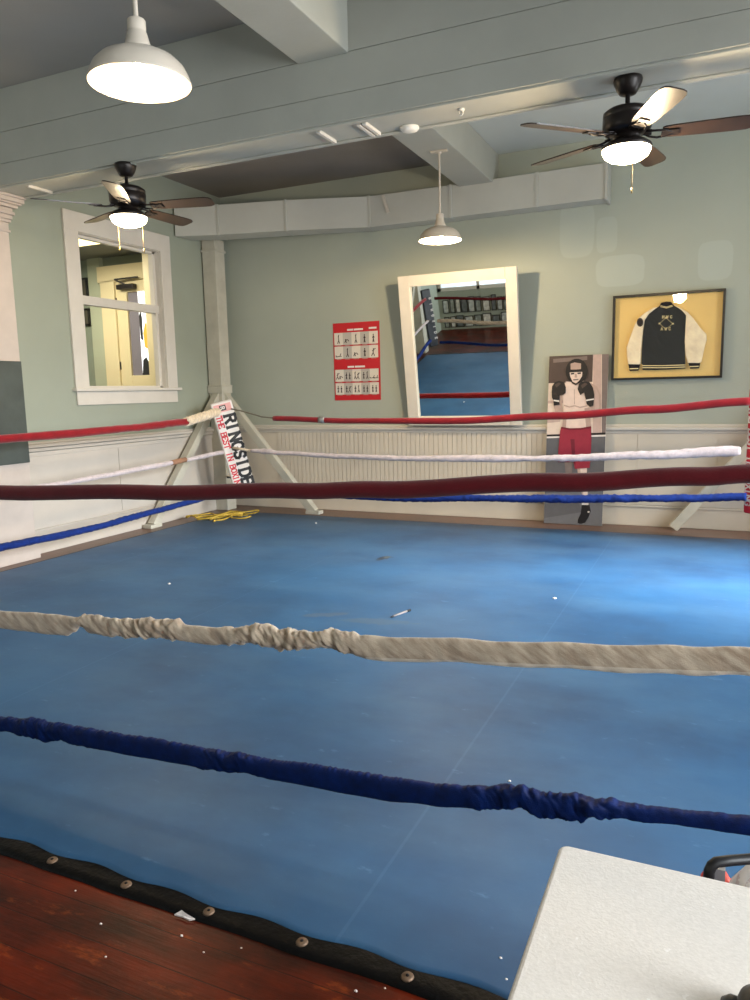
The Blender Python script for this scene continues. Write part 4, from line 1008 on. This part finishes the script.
# ------------------------------------------------------------------ bits lying about
t = thing('marker_pen', 'small grey pen lying on the blue canvas near its middle', 'pen', (-1.75, 4.16, .012))
MB().tube([(-1.775, 4.10, .019), (-1.735, 4.23, .019)], .0065, 10).build('barrel', mat('grey_pen', (140, 132, 130), .4), t)
MB().tube([(-1.735, 4.23, .019), (-1.725, 4.26, .019)], .008, 10).build('cap', M_ink, t)
MB().tube([(-1.782, 4.08, .019), (-1.775, 4.10, .019)], [.003, .0065], 10).build('tip', M_ink, t)
m = MB()
m.prism([(-1.285, 1.436, .004), (-1.268, 1.447, .014), (-1.252, 1.443, .012), (-1.222, 1.444, .004), (-1.235, 1.436, .003), (-1.26, 1.438, .004)], (0, 0, .004))
tag(m.build('paper_scrap', M_inkwhite), 'torn white paper scrap at the black canvas edge', 'paper')
specks = [(-1.45, 1.335, .004), (-1.22, 1.385, .004), (-1.13, 1.36, .003), (-1.62, 1.41, .003), (-.72, 1.40, .004), (-.66, 1.435, .003), (-.80, 1.33, .003), (-1.05, 1.41, .0028), (-1.35, 1.25, .003)]
sp0 = None
for i, (sx, sy, sr) in enumerate(specks):
    o = lump((0, 0, 0), sr, sr * .8, sr * .6, 3.0 + i, .4, 10).build('paper_crumb', M_inkwhite)
    o.location = (sx, sy, sr * .45); tag(o, 'tiny white crumb on the brown floorboards', 'crumb', 'white crumbs on the floorboards')
for i, (sx, sy, sr) in enumerate([(-3.66, 4.27, .012), (-.93, 4.85, .012), (-.62, 2.45, .006), (-1.85, 3.62, .008), (-.43, 1.62, .004), (-.40, 1.56, .0035), (-3.87, 6.9, .01)]):
    o = lump((0, 0, 0), sr, sr * .8, sr * .5, 13.0 + i, .4, 10).build('lint_speck', M_inkwhite)
    o.location = (sx, sy, .012 + sr * .4); tag(o, 'tiny white lint speck on the blue canvas', 'lint', 'white specks on the canvas')

# photographs on the wall behind the camera, seen in the mirror
M_photo = [mat('photo_print_%d' % i, c_, .4, var=.45, scale=14) for i, c_ in enumerate([(196, 200, 196), (150, 156, 150), (216, 214, 206), (110, 116, 116)])]
k = 0
for row, (z0, z1) in enumerate(((.36, .70), (.05, .31))):
    x = -5.5
    while x < -2.75:
        wd = random.uniform(.10, .2); hh = (z1 - z0) * random.uniform(.8, 1.0)
        f = thing('framed_photograph', 'small framed photograph in the rows on the wall opposite, visible only in the mirror', 'photograph', (x + wd / 2, YF, z0), 'photographs reflected in the mirror')
        e = .012; m = MB(); y1 = YF + .02
        m.box(x, x + wd, YF, y1, z0, z0 + e).box(x, x + wd, YF, y1, z0 + hh - e, z0 + hh).box(x, x + e, YF, y1, z0, z0 + hh).box(x + wd - e, x + wd, YF, y1, z0, z0 + hh)
        m.build('frame', M_ink, f); MB().box(x + e, x + wd - e, YF, YF + .01, z0 + e, z0 + hh - e).build('print', M_photo[k % 4], f)
        k += 1; x += wd + random.uniform(.015, .035)

# ------------------------------------------------------------------ light
def area(name, loc, rot, sx, sy, power, col, spread=PI):
    L = bpy.data.lights.new(name, 'AREA'); L.shape = 'RECTANGLE'; L.size = sx; L.size_y = sy; L.energy = power; L.color = col; L.spread = spread
    o = bpy.data.objects.new(name, L); COL.objects.link(o); o.location = loc; o.rotation_euler = rot; return o
DAY = (.92, .97, 1.0)
area('daylight_right_near', (XR + .3, .2, 1.95), (0, math.radians(78), 0), 2.2, 1.5, 105, DAY, math.radians(105))
area('daylight_right_mid', (XR + .3, 3.0, 2.05), (0, math.radians(66), 0), 2.1, 1.8, 110, DAY, math.radians(110))
area('daylight_right_far', (XR + .3, 5.75, 2.05), (0, math.radians(56), 0), 2.1, 1.4, 190, DAY, math.radians(62))
area('ground_bounce_near', (XR + .35, .2, 1.3), (0, math.radians(120), 0), 1.2, 1.5, 70, DAY)
area('ground_bounce_mid', (XR + .35, 3.0, 1.3), (0, math.radians(120), 0), 1.2, 1.9, 52, DAY)
area('ground_bounce_far', (XR + .35, 5.75, 1.3), (0, math.radians(125), 0), 1.2, 1.5, 71, DAY)
area('daylight_front', (-4.1, YF - .3, 1.75), (math.radians(90), 0, 0), 2.3, 1.8, 6, DAY)
WARM = (1.0, .76, .46)
def point(name, loc, e, r=.05, col=WARM):
    L = bpy.data.lights.new(name, 'POINT'); L.energy = e; L.color = col; L.shadow_soft_size = r
    o = bpy.data.objects.new(name, L); COL.objects.link(o); o.location = loc
point('fan_lamp', (-.516, 4.575, FZ - .50), 75, .08)
point('fan_lamp', (-3.975, 4.45, FZ - .50), 42, .08)
point('pendant_bulb', (-2.02, 2.37, 2.56 - .01), 18, .04)
point('pendant_bulb', (-2.275, 6.45, 2.69), 85, .04)
area('hall_light', (-6.9, 6.2, 3.1), (0, 0, 0), .8, .8, 62, (1, .93, .75))

wd = bpy.data.worlds.new('sky'); bpy.context.scene.world = wd; wd.use_nodes = True
bg = wd.node_tree.nodes['Background']; bg.inputs[0].default_value = (.80, .90, 1.0, 1); bg.inputs[1].default_value = 1.5

# ------------------------------------------------------------------ camera
cam = bpy.data.cameras.new('camera'); co = bpy.data.objects.new('camera', cam); COL.objects.link(co)
cam.sensor_fit = 'HORIZONTAL'; cam.sensor_width = 36; cam.lens = 36 * 745 / 750
R = Matrix(((0.909981, -0.040224, 0.412695), (0.414086, 0.140041, -0.899400), (-0.021616, 0.989328, 0.144091)))
co.matrix_world = Matrix.Translation((0, 0, 1.4)) @ R.to_4x4()
cam.clip_start = .05
bpy.context.scene.camera = co
sc = bpy.context.scene
sc.view_settings.view_transform = 'Standard'; sc.view_settings.look = 'None'; sc.view_settings.exposure = 0.02
